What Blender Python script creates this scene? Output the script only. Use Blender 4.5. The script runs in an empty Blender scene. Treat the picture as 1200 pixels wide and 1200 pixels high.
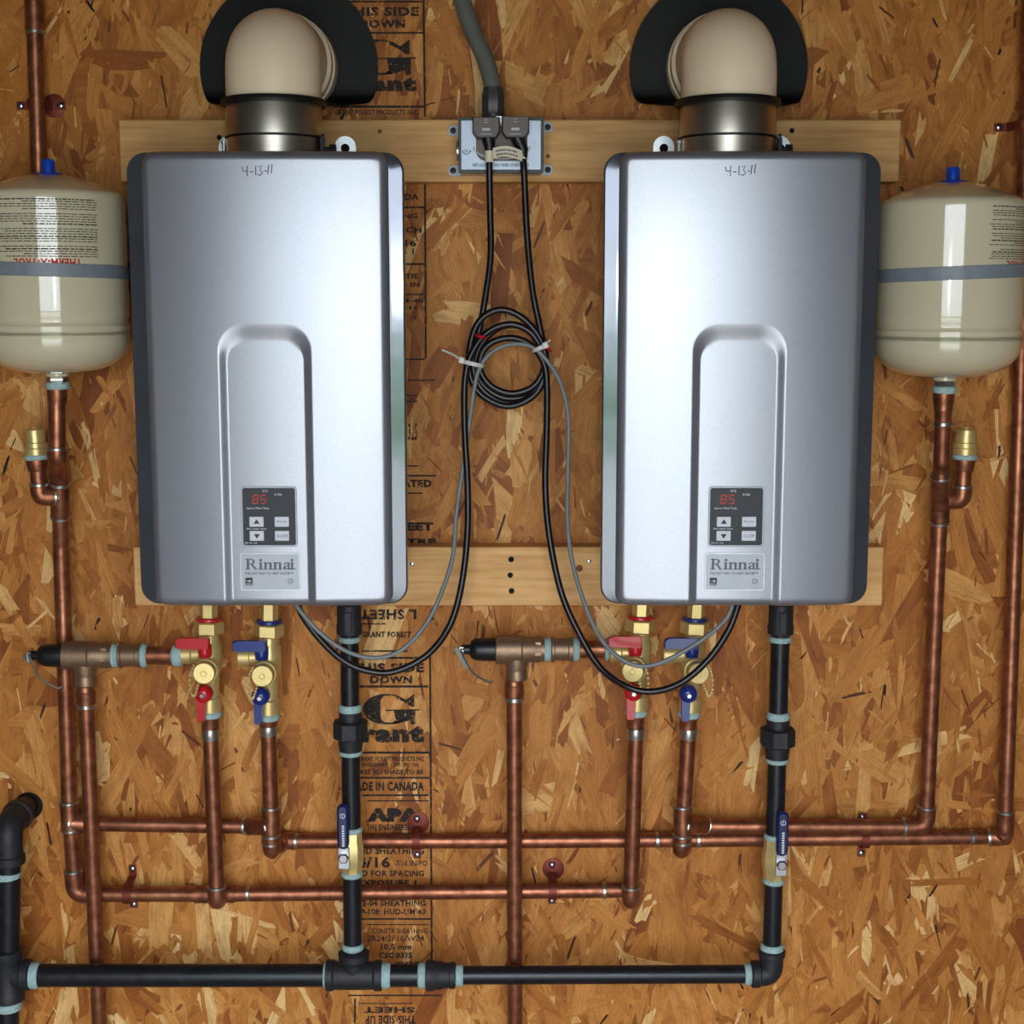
import bpy, math, random
import numpy as np
from mathutils import Vector, Matrix
random.seed(7); rng = np.random.default_rng(11)
C = bpy.context.scene.collection
sc = bpy.context.scene

# ------------------------------------------------------------------ camera, sky, light, exposure
EYE, D, F, PITCH = 1.55, 2.15, 1750.0, math.radians(8.0)
cd = bpy.data.cameras.new('camera'); cam = bpy.data.objects.new('camera', cd); C.objects.link(cam)
cam.location = (0, -D, EYE); cam.rotation_euler = (math.pi/2 - PITCH, 0, 0)
cd.sensor_width = 36; cd.lens = 36*F/1200; cd.clip_start = .02
sc.camera = cam

w = bpy.data.worlds.new('sky'); sc.world = w; w.use_nodes = True
bg = w.node_tree.nodes['Background']
# overcast sky: three times as bright overhead as at the horizon
_n = w.node_tree.nodes; _l = w.node_tree.links
_g = _n.new('ShaderNodeTexCoord'); _s = _n.new('ShaderNodeSeparateXYZ'); _l.new(_g.outputs['Generated'], _s.inputs[0])
_m = _n.new('ShaderNodeMath'); _m.operation = 'MULTIPLY_ADD'; _m.use_clamp = False; _m.inputs[1].default_value = 2.0; _m.inputs[2].default_value = 1.0
_x = _n.new('ShaderNodeMath'); _x.operation = 'MAXIMUM'; _x.inputs[1].default_value = 0.0
_k = _n.new('ShaderNodeMath'); _k.operation = 'MULTIPLY'; _k.inputs[1].default_value = 5.6
_l.new(_s.outputs['Z'], _x.inputs[0]); _l.new(_x.outputs[0], _m.inputs[0]); _l.new(_m.outputs[0], _k.inputs[0]); _l.new(_k.outputs[0], bg.inputs['Strength'])
bg.inputs['Color'].default_value = (.83, .91, 1.0, 1)

DOOR_Y, DOOR_HALF, DOOR_TOP = -2.95, .80, 2.09
pl = bpy.data.lights.new('door_portal', 'AREA'); pl.shape = 'RECTANGLE'; pl.size = DOOR_HALF*2; pl.size_y = DOOR_TOP
pl.cycles.is_portal = True
po = bpy.data.objects.new('door_portal', pl); C.objects.link(po)
po.location = (0, DOOR_Y-.05, DOOR_TOP/2)
po.rotation_euler = Vector((0, 1, 0)).to_track_quat('-Z', 'Z').to_euler()

fl = bpy.data.lights.new('camera_flash', 'POINT'); fl.energy = 6.0; fl.shadow_soft_size = .03; fl.color = (1, .97, .92)
fo = bpy.data.objects.new('camera_flash', fl); C.objects.link(fo); fo.location = (.05, -D+.02, EYE+.06)

sc.view_settings.view_transform = 'Standard'; sc.view_settings.look = 'None'
sc.view_settings.gamma = 1; sc.view_settings.use_curve_mapping = False
sc.view_settings.exposure = 0.20

# ------------------------------------------------------------------ helpers
cP, sP = math.cos(PITCH), math.sin(PITCH)
def P(px, py, z=0.0):
    """point seen at photo position (px, py), at distance z in front of the board wall"""
    u, v = (px-600)/F, (py-600)/F
    t = (D-z)/(cP - v*sP)
    return Vector((u*t, -z, EYE + t*(-sP - v*cP)))
def S(py, z): return (D-z)/(cP-(py-600)/F*sP)/F
X, Y, Z = Vector((1,0,0)), Vector((0,1,0)), Vector((0,0,1))

class MB:
    def __init__(s): s.v=[]; s.f=[]
    def add(s, vs, fs):
        b=len(s.v); s.v += [tuple(p) for p in vs]; s.f += [tuple(i+b for i in f) for f in fs]; return s
    def tube(s, path, r, seg=14, caps=True):
        path=[Vector(p) for p in path]; n=len(path)
        rs = r if hasattr(r,'__len__') else [r]*n
        tans=[]
        for i in range(n):
            a=path[max(i-1,0)]; b=path[min(i+1,n-1)]; d=(b-a); tans.append(d.normalized() if d.length>1e-9 else Vector((0,0,1)))
        ref = Vector((0,1,0)) if abs(tans[0].y)<.9 else Vector((1,0,0))
        nx=(ref-tans[0]*ref.dot(tans[0])).normalized(); vs=[]; fs=[]
        for i in range(n):
            if i:
                q=tans[i-1].rotation_difference(tans[i]); nx=(q@nx); nx=(nx-tans[i]*nx.dot(tans[i])).normalized()
            ny=tans[i].cross(nx)
            for k in range(seg):
                a=2*math.pi*k/seg; vs.append(path[i]+(nx*math.cos(a)+ny*math.sin(a))*rs[i])
        for i in range(n-1):
            for k in range(seg):
                k2=(k+1)%seg; fs.append((i*seg+k,i*seg+k2,(i+1)*seg+k2,(i+1)*seg+k))
        if caps:
            fs.append(tuple(range(seg))[::-1]); fs.append(tuple((n-1)*seg+k for k in range(seg)))
        return s.add(vs,fs)
    def lathe(s, o, ax, prof, seg=24, caps=True, phase=0.0):
        """prof: (t along axis, radius)"""
        o=Vector(o); ax=Vector(ax).normalized()
        ref=Vector((0,1,0)) if abs(ax.y)<.9 else Vector((1,0,0))
        nx=(ref-ax*ref.dot(ax)).normalized(); ny=ax.cross(nx); vs=[]; fs=[]
        for t,r in prof:
            for k in range(seg):
                a=2*math.pi*k/seg+phase; vs.append(o+ax*t+(nx*math.cos(a)+ny*math.sin(a))*max(r,1e-5))
        n=len(prof)
        for i in range(n-1):
            for k in range(seg):
                k2=(k+1)%seg; fs.append((i*seg+k,i*seg+k2,(i+1)*seg+k2,(i+1)*seg+k))
        if caps:
            fs.append(tuple(range(seg))[::-1]); fs.append(tuple((n-1)*seg+k for k in range(seg)))
        return s.add(vs,fs)
    def layers(s, o, ex, ey, ez, rings):
        """rings: list of (outline [(a,b)], depth c); joined one to the next and capped"""
        n=len(rings[0][0]); vs=[]; fs=[]
        for out,c in rings: vs += [Vector(o)+ex*a+ey*b+ez*c for a,b in out]
        for i in range(len(rings)-1):
            for k in range(n):
                k2=(k+1)%n; fs.append((i*n+k,i*n+k2,(i+1)*n+k2,(i+1)*n+k))
        fs.append(tuple(range(n))[::-1]); fs.append(tuple((len(rings)-1)*n+k for k in range(n)))
        return s.add(vs,fs)
    def rbox(s, o, ex, ey, ez, wd, ht, dp, r=.002, bev=.0008, seg=4):
        """rounded plate centred at o, standing along ez by dp"""
        b=min(bev,dp*.45)
        return s.layers(o,ex,ey,ez,[(rrect(wd,ht,r,seg),0),(rrect(wd,ht,r,seg),dp-b),(rrect(wd-2*b,ht-2*b,max(r-b,.0002),seg),dp)])
    def poly(s, o, ex, ey, ez, out, dp, bev=0.0):
        if bev:
            cx=sum(a for a,b in out)/len(out); cy=sum(b for a,b in out)/len(out)
            ins=[(a+(cx-a)*bev, b+(cy-b)*bev) for a,b in out]
            return s.layers(o,ex,ey,ez,[(out,0),(out,dp*.6),(ins,dp)])
        return s.layers(o,ex,ey,ez,[(out,0),(out,dp)])
    def sphere(s,o,r,seg=10,rings=6,sc=(1,1,1)):
        vs=[];fs=[];o=Vector(o)
        for i in range(rings+1):
            p=math.pi*i/rings
            for k in range(seg):
                a=2*math.pi*k/seg
                vs.append(o+Vector((math.sin(p)*math.cos(a)*sc[0],math.sin(p)*math.sin(a)*sc[1],math.cos(p)*sc[2]))*max(r,1e-5))
        for i in range(rings):
            for k in range(seg):
                k2=(k+1)%seg; fs.append((i*seg+k,(i+1)*seg+k,(i+1)*seg+k2,i*seg+k2))
        return s.add(vs,fs)
    def build(s, name, mat, parent=None, ang=35, fix=True):
        me=bpy.data.meshes.new(name); off=world_loc(parent) if parent else Vector((0,0,0))
        me.from_pydata([(p[0]-off.x,p[1]-off.y,p[2]-off.z) for p in s.v],[],s.f); me.update()
        if fix:
            import bmesh
            bm=bmesh.new(); bm.from_mesh(me); bmesh.ops.recalc_face_normals(bm,faces=bm.faces[:]); bm.to_mesh(me); bm.free()
        me.polygons.foreach_set('use_smooth',[True]*len(me.polygons))
        if ang<180: me.set_sharp_from_angle(angle=math.radians(ang))
        o=bpy.data.objects.new(name,me); C.objects.link(o); me.materials.append(mat)
        if parent: o.parent=parent
        return o
def world_loc(o):
    l=Vector((0,0,0))
    while o: l+=o.location; o=o.parent
    return l
def rrect(wd,ht,r,seg=4):
    r=min(r,wd/2-1e-5,ht/2-1e-5); out=[]
    for cx,cy,a0 in ((wd/2-r,ht/2-r,0),(-wd/2+r,ht/2-r,90),(-wd/2+r,-ht/2+r,180),(wd/2-r,-ht/2+r,270)):
        for i in range(seg+1):
            a=math.radians(a0+90*i/seg); out.append((cx+r*math.cos(a),cy+r*math.sin(a)))
    return out
def circ(r,n=20,cx=0,cy=0): return [(cx+r*math.cos(2*math.pi*i/n),cy+r*math.sin(2*math.pi*i/n)) for i in range(n)]
def thing(name,label,cat,loc,group=None):
    o=bpy.data.objects.new(name,None); C.objects.link(o); o.location=loc; o.empty_display_size=.03
    return tag(o,label,cat,group)
def tag(o,label,cat,group=None):
    o['label']=label; o['category']=cat
    if group: o['group']=group
    return o
def struct(name,mb,m,parent=None):
    o=mb.build(name,m,parent)
    if not parent: o['kind']='structure'
    return o
def fillet(pts,rad,n=7):
    pts=[Vector(p) for p in pts]; out=[pts[0]]
    for i in range(1,len(pts)-1):
        a,b,c=pts[i-1],pts[i],pts[i+1]; d1=(a-b).normalized(); d2=(c-b).normalized()
        ang=math.acos(max(-1,min(1,d1.dot(d2))))
        t=min(rad/math.tan(ang/2) if ang>.01 else 0,(a-b).length*.49,(c-b).length*.49)
        if math.pi-ang<.02 or t<1e-6: out.append(b); continue
        p1=b+d1*t; p2=b+d2*t
        for k in range(n+1):
            q=k/n; out.append(p1*(1-q)**2+b*2*q*(1-q)+p2*q*q)
    out.append(pts[-1]); return out
def spline(pts,n=8):
    pts=[Vector(p) for p in pts]; q=[pts[0]*2-pts[1]]+pts+[pts[-1]*2-pts[-2]]; out=[]
    for i in range(1,len(q)-2):
        a,b,c,d=q[i-1:i+3]
        for k in range(n):
            t=k/n; out.append(.5*((2*b)+(c-a)*t+(2*a-5*b+4*c-d)*t*t+(3*b-a-3*c+d)*t**3))
    out.append(pts[-1]); return out
# ---- lettering: flat print as thin mesh
_tc={}
def glyphs(text,bold=0.0):
    k=(text,bold)
    if k not in _tc:
        cu=bpy.data.curves.new('t','FONT'); cu.body=text; cu.size=1; cu.offset=bold; cu.resolution_u=2; cu.space_character=1.0+bold*2
        ob=bpy.data.objects.new('t',cu); C.objects.link(ob); bpy.context.view_layer.update()
        me=bpy.data.meshes.new_from_object(ob.evaluated_get(bpy.context.evaluated_depsgraph_get()))
        v=[(p.co.x,p.co.y) for p in me.vertices]; f=[tuple(p.vertices) for p in me.polygons]
        bpy.data.objects.remove(ob); bpy.data.curves.remove(cu); bpy.data.meshes.remove(me); _tc[k]=(v,f)
    return _tc[k]
def text_fit(mb,text,x0,x1,y0,y1,fn,bold=0.0,rot=False,cap=None):
    """fit a line of print into photo box x0..x1, top y0 .. bottom y1; fn(px,py) gives the surface point"""
    v,f=glyphs(text,bold)
    if not v: return
    ax,bx=min(p[0] for p in v),max(p[0] for p in v); ay,by=min(p[1] for p in v),max(p[1] for p in v)
    out=[]
    for a,b in v:
        u=(a-ax)/(bx-ax); t=(b-ay)/(by-ay)
        if rot: u=1-u; t=1-t
        out.append(fn(x0+(x1-x0)*u, y1+(y0-y1)*t))
    mb.add(out,f)
def quad_px(mb,x0,y0,x1,y1,fn): mb.add([fn(x0,y0),fn(x1,y0),fn(x1,y1),fn(x0,y1)],[(0,1,2,3)])
def poly_px(mb,pts,fn): mb.add([fn(x,y) for x,y in pts],[tuple(range(len(pts)))])

# ------------------------------------------------------------------ materials
def srgb(*c): return tuple((x/255/12.92 if x<=10 else ((x/255+.055)/1.055)**2.4) for x in c)+(1,)
class NT:
    def __init__(s,name):
        s.m=bpy.data.materials.new(name); s.m.use_nodes=True; s.t=s.m.node_tree; s.b=s.t.nodes['Principled BSDF']
    def n(s,t,**k):
        nd=s.t.nodes.new(t)
        for a,v in k.items():
            if a in nd.inputs: nd.inputs[a].default_value=v
            else: setattr(nd,a,v)
        return nd
    def l(s,a,b): s.t.links.new(a,b)
    def coord(s,scale=(1,1,1),kind='Object'):
        tc=s.n('ShaderNodeTexCoord'); mp=s.n('ShaderNodeMapping'); mp.inputs['Scale'].default_value=scale
        s.l(tc.outputs[kind],mp.inputs['Vector']); return mp.outputs['Vector']
    def noise(s,scale,vec=None,detail=4,rough=.6):
        nz=s.n('ShaderNodeTexNoise'); nz.inputs['Scale'].default_value=scale; nz.inputs['Detail'].default_value=detail; nz.inputs['Roughness'].default_value=rough
        if vec is not None: s.l(vec,nz.inputs['Vector'])
        return nz.outputs['Fac']
    def ramp(s,fac,stops):
        r=s.n('ShaderNodeValToRGB'); e=r.color_ramp.elements
        while len(e)<len(stops): e.new(.5)
        for i,(p,c) in enumerate(stops): e[i].position=p; e[i].color=c if len(c)==4 else tuple(c)+(1,)
        s.l(fac,r.inputs['Fac']); return r.outputs['Color']
    def mix(s,fac,a,b,mode='MIX'):
        m=s.n('ShaderNodeMix',data_type='RGBA',blend_type=mode)
        for i,v in ((0,fac),(6,a),(7,b)):
            if hasattr(v,'links') or hasattr(v,'is_linked'): s.l(v,m.inputs[i])
            else: m.inputs[i].default_value=v
        return m.outputs[2]
    def bump(s,h,st=.3,dist=.001):
        b=s.n('ShaderNodeBump'); b.inputs['Strength'].default_value=st; b.inputs['Distance'].default_value=dist
        s.l(h,b.inputs['Height']); s.l(b.outputs['Normal'],s.b.inputs['Normal'])
def simple(name,col,rough=.5,metal=0.0,var=.12,nscale=40,bump=0.0,coat=0.0,spec=.5,rvar=0.0,scale=(1,1,1)):
    t=NT(name); v=t.coord(scale); nz=t.noise(nscale,v)
    c=col if len(col)==4 else tuple(col)+(1,)
    dk=tuple(x*(1-var) for x in c[:3])+(1,); lt=tuple(min(1,x*(1+var)) for x in c[:3])+(1,)
    t.l(t.ramp(nz,[(.3,dk),(.7,lt)]),t.b.inputs['Base Color'])
    t.b.inputs['Roughness'].default_value=rough; t.b.inputs['Metallic'].default_value=metal
    t.b.inputs['Coat Weight'].default_value=coat; t.b.inputs['Specular IOR Level'].default_value=spec
    if rvar:
        r=t.ramp(nz,[(.3,(rough-rvar,)*3),(.7,(rough+rvar,)*3)]); t.l(r,t.b.inputs['Roughness'])
    if bump: t.bump(nz,bump,.0006)
    return t.m
def wood_strand_mat():
    t=NT('oriented_strand_wood')
    a=t.n('ShaderNodeAttribute',attribute_name='shade'); uv=t.n('ShaderNodeUVMap')
    col=t.ramp(a.outputs['Fac'],[(0,srgb(36,18,8)),(.06,srgb(82,42,14)),(.16,srgb(144,78,24)),(.4,srgb(180,112,44)),(.62,srgb(202,135,64)),(.85,srgb(220,162,92)),(1,srgb(240,200,138))])
    mp=t.n('ShaderNodeMapping'); mp.inputs['Scale'].default_value=(5,90,1); t.l(uv.outputs[0],mp.inputs['Vector'])
    g=t.noise(4.0,mp.outputs['Vector'],5,.65)
    gr=t.ramp(g,[(.28,(.66,.60,.52)),(.5,(1,1,1)),(.75,(1.12,1.10,1.06))])
    c=t.mix(1.0,col,gr,'MULTIPLY')
    big=t.noise(2.2,t.coord(),3); c=t.mix(1.0,c,t.ramp(big,[(.3,(.86,.82,.78)),(.7,(1.06,1.04,1.0))]),'MULTIPLY')
    pt=t.n('ShaderNodeMapping'); pt.inputs['Scale'].default_value=(14,34,1); t.l(uv.outputs[0],pt.inputs['Vector'])
    c=t.mix(1.0,c,t.ramp(t.noise(1.6,pt.outputs['Vector'],3,.6),[(.28,(.74,.66,.56)),(.48,(1,1,1)),(.74,(1.16,1.18,1.2))]),'MULTIPLY')
    fine=t.noise(300,t.coord(),2); c=t.mix(1.0,c,t.ramp(fine,[(.3,(.9,.88,.85)),(.7,(1.05,1.05,1.04))]),'MULTIPLY')
    t.l(c,t.b.inputs['Base Color']); t.b.inputs['Roughness'].default_value=.55; t.b.inputs['Specular IOR Level'].default_value=.3
    t.bump(g,.35,.0006); return t.m
def osb_plain():
    t=NT('strand_board'); v=t.coord((3,3,1)); vo=t.n('ShaderNodeTexVoronoi'); vo.inputs['Scale'].default_value=14; t.l(v,vo.inputs['Vector'])
    sep=t.n('ShaderNodeSeparateColor'); t.l(vo.outputs['Color'],sep.inputs[0])
    t.l(t.ramp(sep.outputs[0],[(0,srgb(96,56,24)),(.5,srgb(150,95,46)),(1,srgb(176,120,66))]),t.b.inputs['Base Color']); t.b.inputs['Roughness'].default_value=.7
    return t.m
def lumber_mat(kk=1.0):
    t=NT('pine_lumber'); v=t.coord((1.2,1,26)); g=t.noise(6,v,5,.6); v2=t.coord((9,1,20)); k=t.noise(1.3,v2,2)
    c=t.ramp(g,[(.25,srgb(198*kk,140*kk,76*kk)),(.5,srgb(216*kk,164*kk,100*kk)),(.8,srgb(226*kk,180*kk,122*kk*kk))])
    c=t.mix(1.0,c,t.ramp(k,[(.3,(.85,.80,.74)),(.6,(1.05,1.04,1.02))]),'MULTIPLY')
    t.l(c,t.b.inputs['Base Color']); t.b.inputs['Roughness'].default_value=.6; t.bump(g,.15,.0005); return t.m
def copper_mat():
    t=NT('aged_copper'); v=t.coord(); n1=t.noise(14,v,5,.65); n2=t.noise(70,v,3)
    c=t.ramp(n1,[(.28,srgb(96,56,40)),(.5,srgb(136,82,58)),(.72,srgb(172,114,84))])
    c=t.mix(.35,c,t.ramp(n2,[(.35,srgb(120,66,50)),(.65,srgb(214,140,104))]))
    t.l(c,t.b.inputs['Base Color']); t.b.inputs['Metallic'].default_value=.8
    t.l(t.ramp(n1,[(.3,(.48,)*3),(.7,(.33,)*3)]),t.b.inputs['Roughness']); return t.m
def ink_mat(name,col,lo=.36,hi=.5,scale=240):
    t=NT(name); nz=t.noise(scale,t.coord(),5,.7); f=t.ramp(nz,[(lo,(0,0,0)),(hi,(1,1,1))])
    t.b.inputs['Base Color'].default_value=col; t.b.inputs['Roughness'].default_value=.75
    t.l(f,t.b.inputs['Alpha']); return t.m
def silver_paint():
    t=NT('silver_metallic_paint'); n1=t.noise(900,t.coord(),2); n2=t.noise(3,t.coord(),2)
    c=t.ramp(n1,[(.3,srgb(156,157,166)),(.7,srgb(170,171,180))])
    t.l(c,t.b.inputs['Base Color']); t.b.inputs['Metallic'].default_value=.72
    t.l(t.ramp(n2,[(.3,(.34,)*3),(.7,(.37,)*3)]),t.b.inputs['Roughness']); t.bump(n1,.03,.0002); return t.m
M=dict(
 strand=wood_strand_mat(), osb=osb_plain(), lumber=lumber_mat(), copper=copper_mat(), silver=silver_paint(),
 ink=ink_mat('stamp_ink',srgb(30,20,14),.34,.46), red_ink=ink_mat('red_print',srgb(190,36,30),.2,.35),
 black_ink=ink_mat('black_print',srgb(30,28,26),.2,.3), pencil=ink_mat('felt_pen',srgb(46,46,60),.2,.3),
 casing=simple('dark_grey_gloss_casing',srgb(92,96,104),.13,.55,.12,14,coat=.5,rvar=.05),
 stainless=simple('stainless_steel',srgb(206,196,186),.36,1,.08,30,scale=(1,1,12)),
 galv=simple('galvanised_steel',srgb(190,194,198),.35,.9,.1,60),
 tab=simple('dull_steel_tab',srgb(128,130,132),.45,.7,.12,60),
 lumber2=lumber_mat(1.07),
 leverwire=simple('dull_lever_wire',srgb(112,108,100),.5,.5,.12,60),
 pvc=simple('cream_vent_plastic',srgb(247,222,192),.38,0,.04,12),
 rubber=simple('black_rubber',srgb(12,11,11),.5,0,.2,30,spec=.25),
 gasket=simple('black_gasket',srgb(14,15,12),.5),
 tank=simple('cream_tank_enamel',srgb(216,204,174),.10,0,.03,8,coat=.8),
 tape=simple('grey_tape',srgb(128,134,144),.45,0,.1,80),
 bluecap=simple('blue_plastic_cap',srgb(20,70,190),.35,0,.1,30),
 solder=simple('tinned_solder',srgb(190,186,180),.3,.95,.15,120,bump=.3),
 brass=simple('brass',srgb(220,194,130),.38,.55,.1,60,rvar=.08),
 bronze=simple('cast_bronze',srgb(150,122,98),.48,.75,.14,140,bump=.35),
 sealant=simple('teal_thread_sealant',srgb(162,188,186),.65,0,.18,220,bump=.9),
 iron=simple('black_iron',srgb(34,35,40),.36,.35,.3,70,bump=.15,rvar=.08),
 castiron=simple('black_cast_iron',srgb(44,44,48),.55,.3,.3,160,bump=.7),
 red=simple('red_coated_lever',srgb(200,24,34),.32,0,.08,30,coat=.3),
 blue=simple('blue_coated_lever',srgb(26,46,128),.3,0,.12,30,coat=.3),
 navy=simple('dark_blue_vinyl',srgb(20,30,82),.35,0,.15,60,coat=.2),
 blackplastic=simple('black_plastic',srgb(22,21,24),.4,0,.15,30),
 cord=simple('black_cord',srgb(26,20,24),.33,0,.15,60),
 greycable=simple('grey_cable',srgb(128,132,134),.45,0,.08,60),
 conduit=simple('grey_conduit',srgb(104,104,98),.5,0,.14,50),
 connector=simple('dark_grey_connector',srgb(62,60,60),.42,0,.1,50),
 plug=simple('brown_grey_plug',srgb(92,78,74),.42,0,.08,40),
 cover=simple('brushed_cover_plate',srgb(150,158,172),.4,.7,.06,60),
 whiteplastic=simple('white_nylon',srgb(214,212,204),.4,0,.05,30),
 redtie=simple('red_twist_tie',srgb(200,20,36),.4),
 paper=simple('paper_tag',srgb(236,222,196),.7,0,.06,60),
 panel=simple('charcoal_panel',srgb(34,37,46),.5,0,.06,60),
 button=simple('pale_button',srgb(214,216,226),.35,0,.03,60),
 display=simple('dark_display',srgb(12,4,6),.4,0,.1,30),
 whiteprint=simple('white_print',srgb(225,228,232),.6,0,.02,60),
 badge=simple('silver_badge',srgb(158,160,168),.42,.6,.03,60),
 badgeink=simple('grey_badge_print',srgb(96,92,108),.45,.3,.05,60),
 darkprint=simple('dark_print',srgb(36,36,44),.5,0,.05,60),
 clip=simple('copper_coloured_clip',srgb(120,50,36),.5,.5,.12,60),
 screw=simple('zinc_screw',srgb(200,196,206),.22,1,.1,60),
 hole=simple('dark_hole',srgb(16,10,6),.9),
 knot=simple('wood_knot',srgb(128,74,34),.7),
 plywood=simple('weathered_plywood',srgb(84,76,70),.8,0,.15,6),
 roof=simple('dark_roof_boards',srgb(54,48,44),.85,0,.2,6),
 concrete=simple('concrete_floor',srgb(128,124,116),.8,0,.12,6),
 gravel=simple('gravel',srgb(150,146,138),.9,0,.2,4),
 lawn=simple('lawn',srgb(54,86,40),.9,0,.25,2),
)
g=NT('red_led'); g.b.inputs['Base Color'].default_value=(.3,.01,.01,1); g.b.inputs['Emission Color'].default_value=srgb(190,14,18); g.b.inputs['Emission Strength'].default_value=.4; M['led']=g.m

# ------------------------------------------------------------------ setting: shed with an open doorway behind the camera
HX, HT = 1.75, 2.60
def slab(mb,x0,x1,y0,y1,z0,z1):
    mb.add([(x,y,z) for z in (z0,z1) for y in (y0,y1) for x in (x0,x1)],[(0,2,3,1),(4,5,7,6),(0,1,5,4),(2,6,7,3),(0,4,6,2),(1,3,7,5)]); return mb
wall=struct('wall_back',slab(MB(),-HX,HX,0,.012,0,HT),M['strand'])
wall['label']='back wall of golden oriented strand board'
at=wall.data.attributes.new('shade','FLOAT','FACE'); at.data.foreach_set('value',[.34]*6); wall.data.uv_layers.new(name='UVMap')
struct('wall_left',slab(MB(),-HX-.012,-HX,DOOR_Y,.012,0,HT),M['plywood'])
struct('wall_right',slab(MB(),HX,HX+.012,DOOR_Y,.012,0,HT),M['plywood'])
struct('ceiling',slab(MB(),-HX,HX,DOOR_Y,.012,HT,HT+.012),M['roof'])
struct('floor',slab(MB(),-HX,HX,DOOR_Y,.012,-.02,0),M['concrete'])
mb=MB(); slab(mb,-HX,-DOOR_HALF,DOOR_Y-.1,DOOR_Y,0,HT); slab(mb,DOOR_HALF,HX,DOOR_Y-.1,DOOR_Y,0,HT); slab(mb,-DOOR_HALF,DOOR_HALF,DOOR_Y-.1,DOOR_Y,DOOR_TOP,HT)
struct('wall_front',mb,M['plywood'])
struct('ground',slab(MB(),-60,60,-13,DOOR_Y,-.12,-.04),M['gravel'])
struct('ground.001',slab(MB(),-60,60,-90,-13,-.12,-.04),M['lawn'])

# wood strands pressed into the board: thin flakes, each with its own outline, lie and tone, plus dark slivers as painted crevice shade
def strands():
    N=12000; V=[];Fc=[];UV=[];SH=[]
    for i in range(N):
        q=rng.random()
        if q<.42: L=rng.uniform(.07,.20); W=rng.uniform(.014,.042)
        elif q<.74: L=rng.uniform(.03,.10); W=rng.uniform(.005,.019)
        else: L=rng.uniform(.008,.045); W=rng.uniform(.0012,.0048)
        late=i/N
        if i>N*.8 and q<.42: L*=.75; W*=.75
        cx=rng.uniform(-HX+.05,HX-.05); cz=rng.uniform(.05,HT-.05)
        if abs(cx)<1.0 or rng.random()<.35: pass
        else: cx=rng.uniform(-1.0,1.0); cz=rng.uniform(.35,2.05)
        ang=math.pi/2+rng.normal(0,.42)
        if rng.random()<.13: ang=rng.uniform(0,math.pi)
        s=float(np.clip(rng.normal(.52,.12),.2,.9))
        if rng.random()<.10: s=rng.uniform(.15,.30)
        if rng.random()<.08: s=rng.uniform(.82,1)
        if q>.74:
            s=rng.choice([rng.uniform(0,.10),rng.uniform(.1,.3),rng.uniform(.62,1.0)],p=[.20,.36,.44])  # darkest slivers are no real strands: shade of gaps between flakes, put in as colour
        d=.0001+.0011*late+rng.uniform(0,.0002)
        if q>.74 and rng.random()<.6: d=rng.uniform(.0009,.0013)
        ca,sa=math.cos(ang),math.sin(ang)
        j=lambda a:rng.uniform(-a,a)
        sk=j(W*1.2)
        bw1,bw2=j(W*.22),j(W*.22); e=min(L*.09,W*.8); sk2=j(W)
        out=[(-L/2+j(e)-sk2*.5,-W/2+j(W*.1)),(-L*.2+j(L*.1),-W/2+bw1*.7),(L*.15+j(L*.1),-W/2+bw1),(L/2+sk*.6+j(e),-W/2+j(W*.1)),(L/2+sk*.3+j(e),-W*.25+j(W*.1)),(L/2+j(e)*1.4,j(W*.12)),(L/2-sk*.3+j(e),W*.25+j(W*.1)),
             (L/2-sk*.6+j(e),W/2+j(W*.1)),(L*.15+j(L*.1),W/2+bw2),(-L*.2+j(L*.1),W/2+bw2*.7),(-L/2+sk2*.5+j(e),W/2+j(W*.1)),(-L/2+sk2*.25+j(e),W*.25+j(W*.1)),(-L/2+j(e)*1.4,j(W*.12)),(-L/2-sk2*.25+j(e),-W*.25+j(W*.1))]
        t1,t2=j(.0006),j(.0004); u0,v0=rng.random()*9,rng.random()*9
        b=len(V)
        for a,c in out:
            V.append((cx+a*ca-c*sa,-(d+.00045+t1*a/L+t2*c/W),cz+a*sa+c*ca)); UV.append((u0+a,v0+c))
        Fc.append(tuple(range(b,b+14))); SH.append(s)
    me=bpy.data.meshes.new('wood_strands'); me.from_pydata(V,[],Fc); me.update()
    a=me.attributes.new('shade','FLOAT','FACE'); a.data.foreach_set('value',SH)
    ul=me.uv_layers.new(name='UVMap'); idx=np.empty(len(me.loops),dtype=np.int32); me.loops.foreach_get('vertex_index',idx)
    ul.data.foreach_set('uv',np.array(UV,dtype=np.float32)[idx].ravel()); me.materials.append(M['strand'])
    import bmesh
    bm=bmesh.new(); bm.from_mesh(me)
    for f in bm.faces:
        if f.normal.y>0: f.normal_flip()
    bm.to_mesh(me); bm.free()
    o=bpy.data.objects.new('wood_strands',me); C.objects.link(o); o.parent=wall; o['kind']='stuff'
strands()

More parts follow.
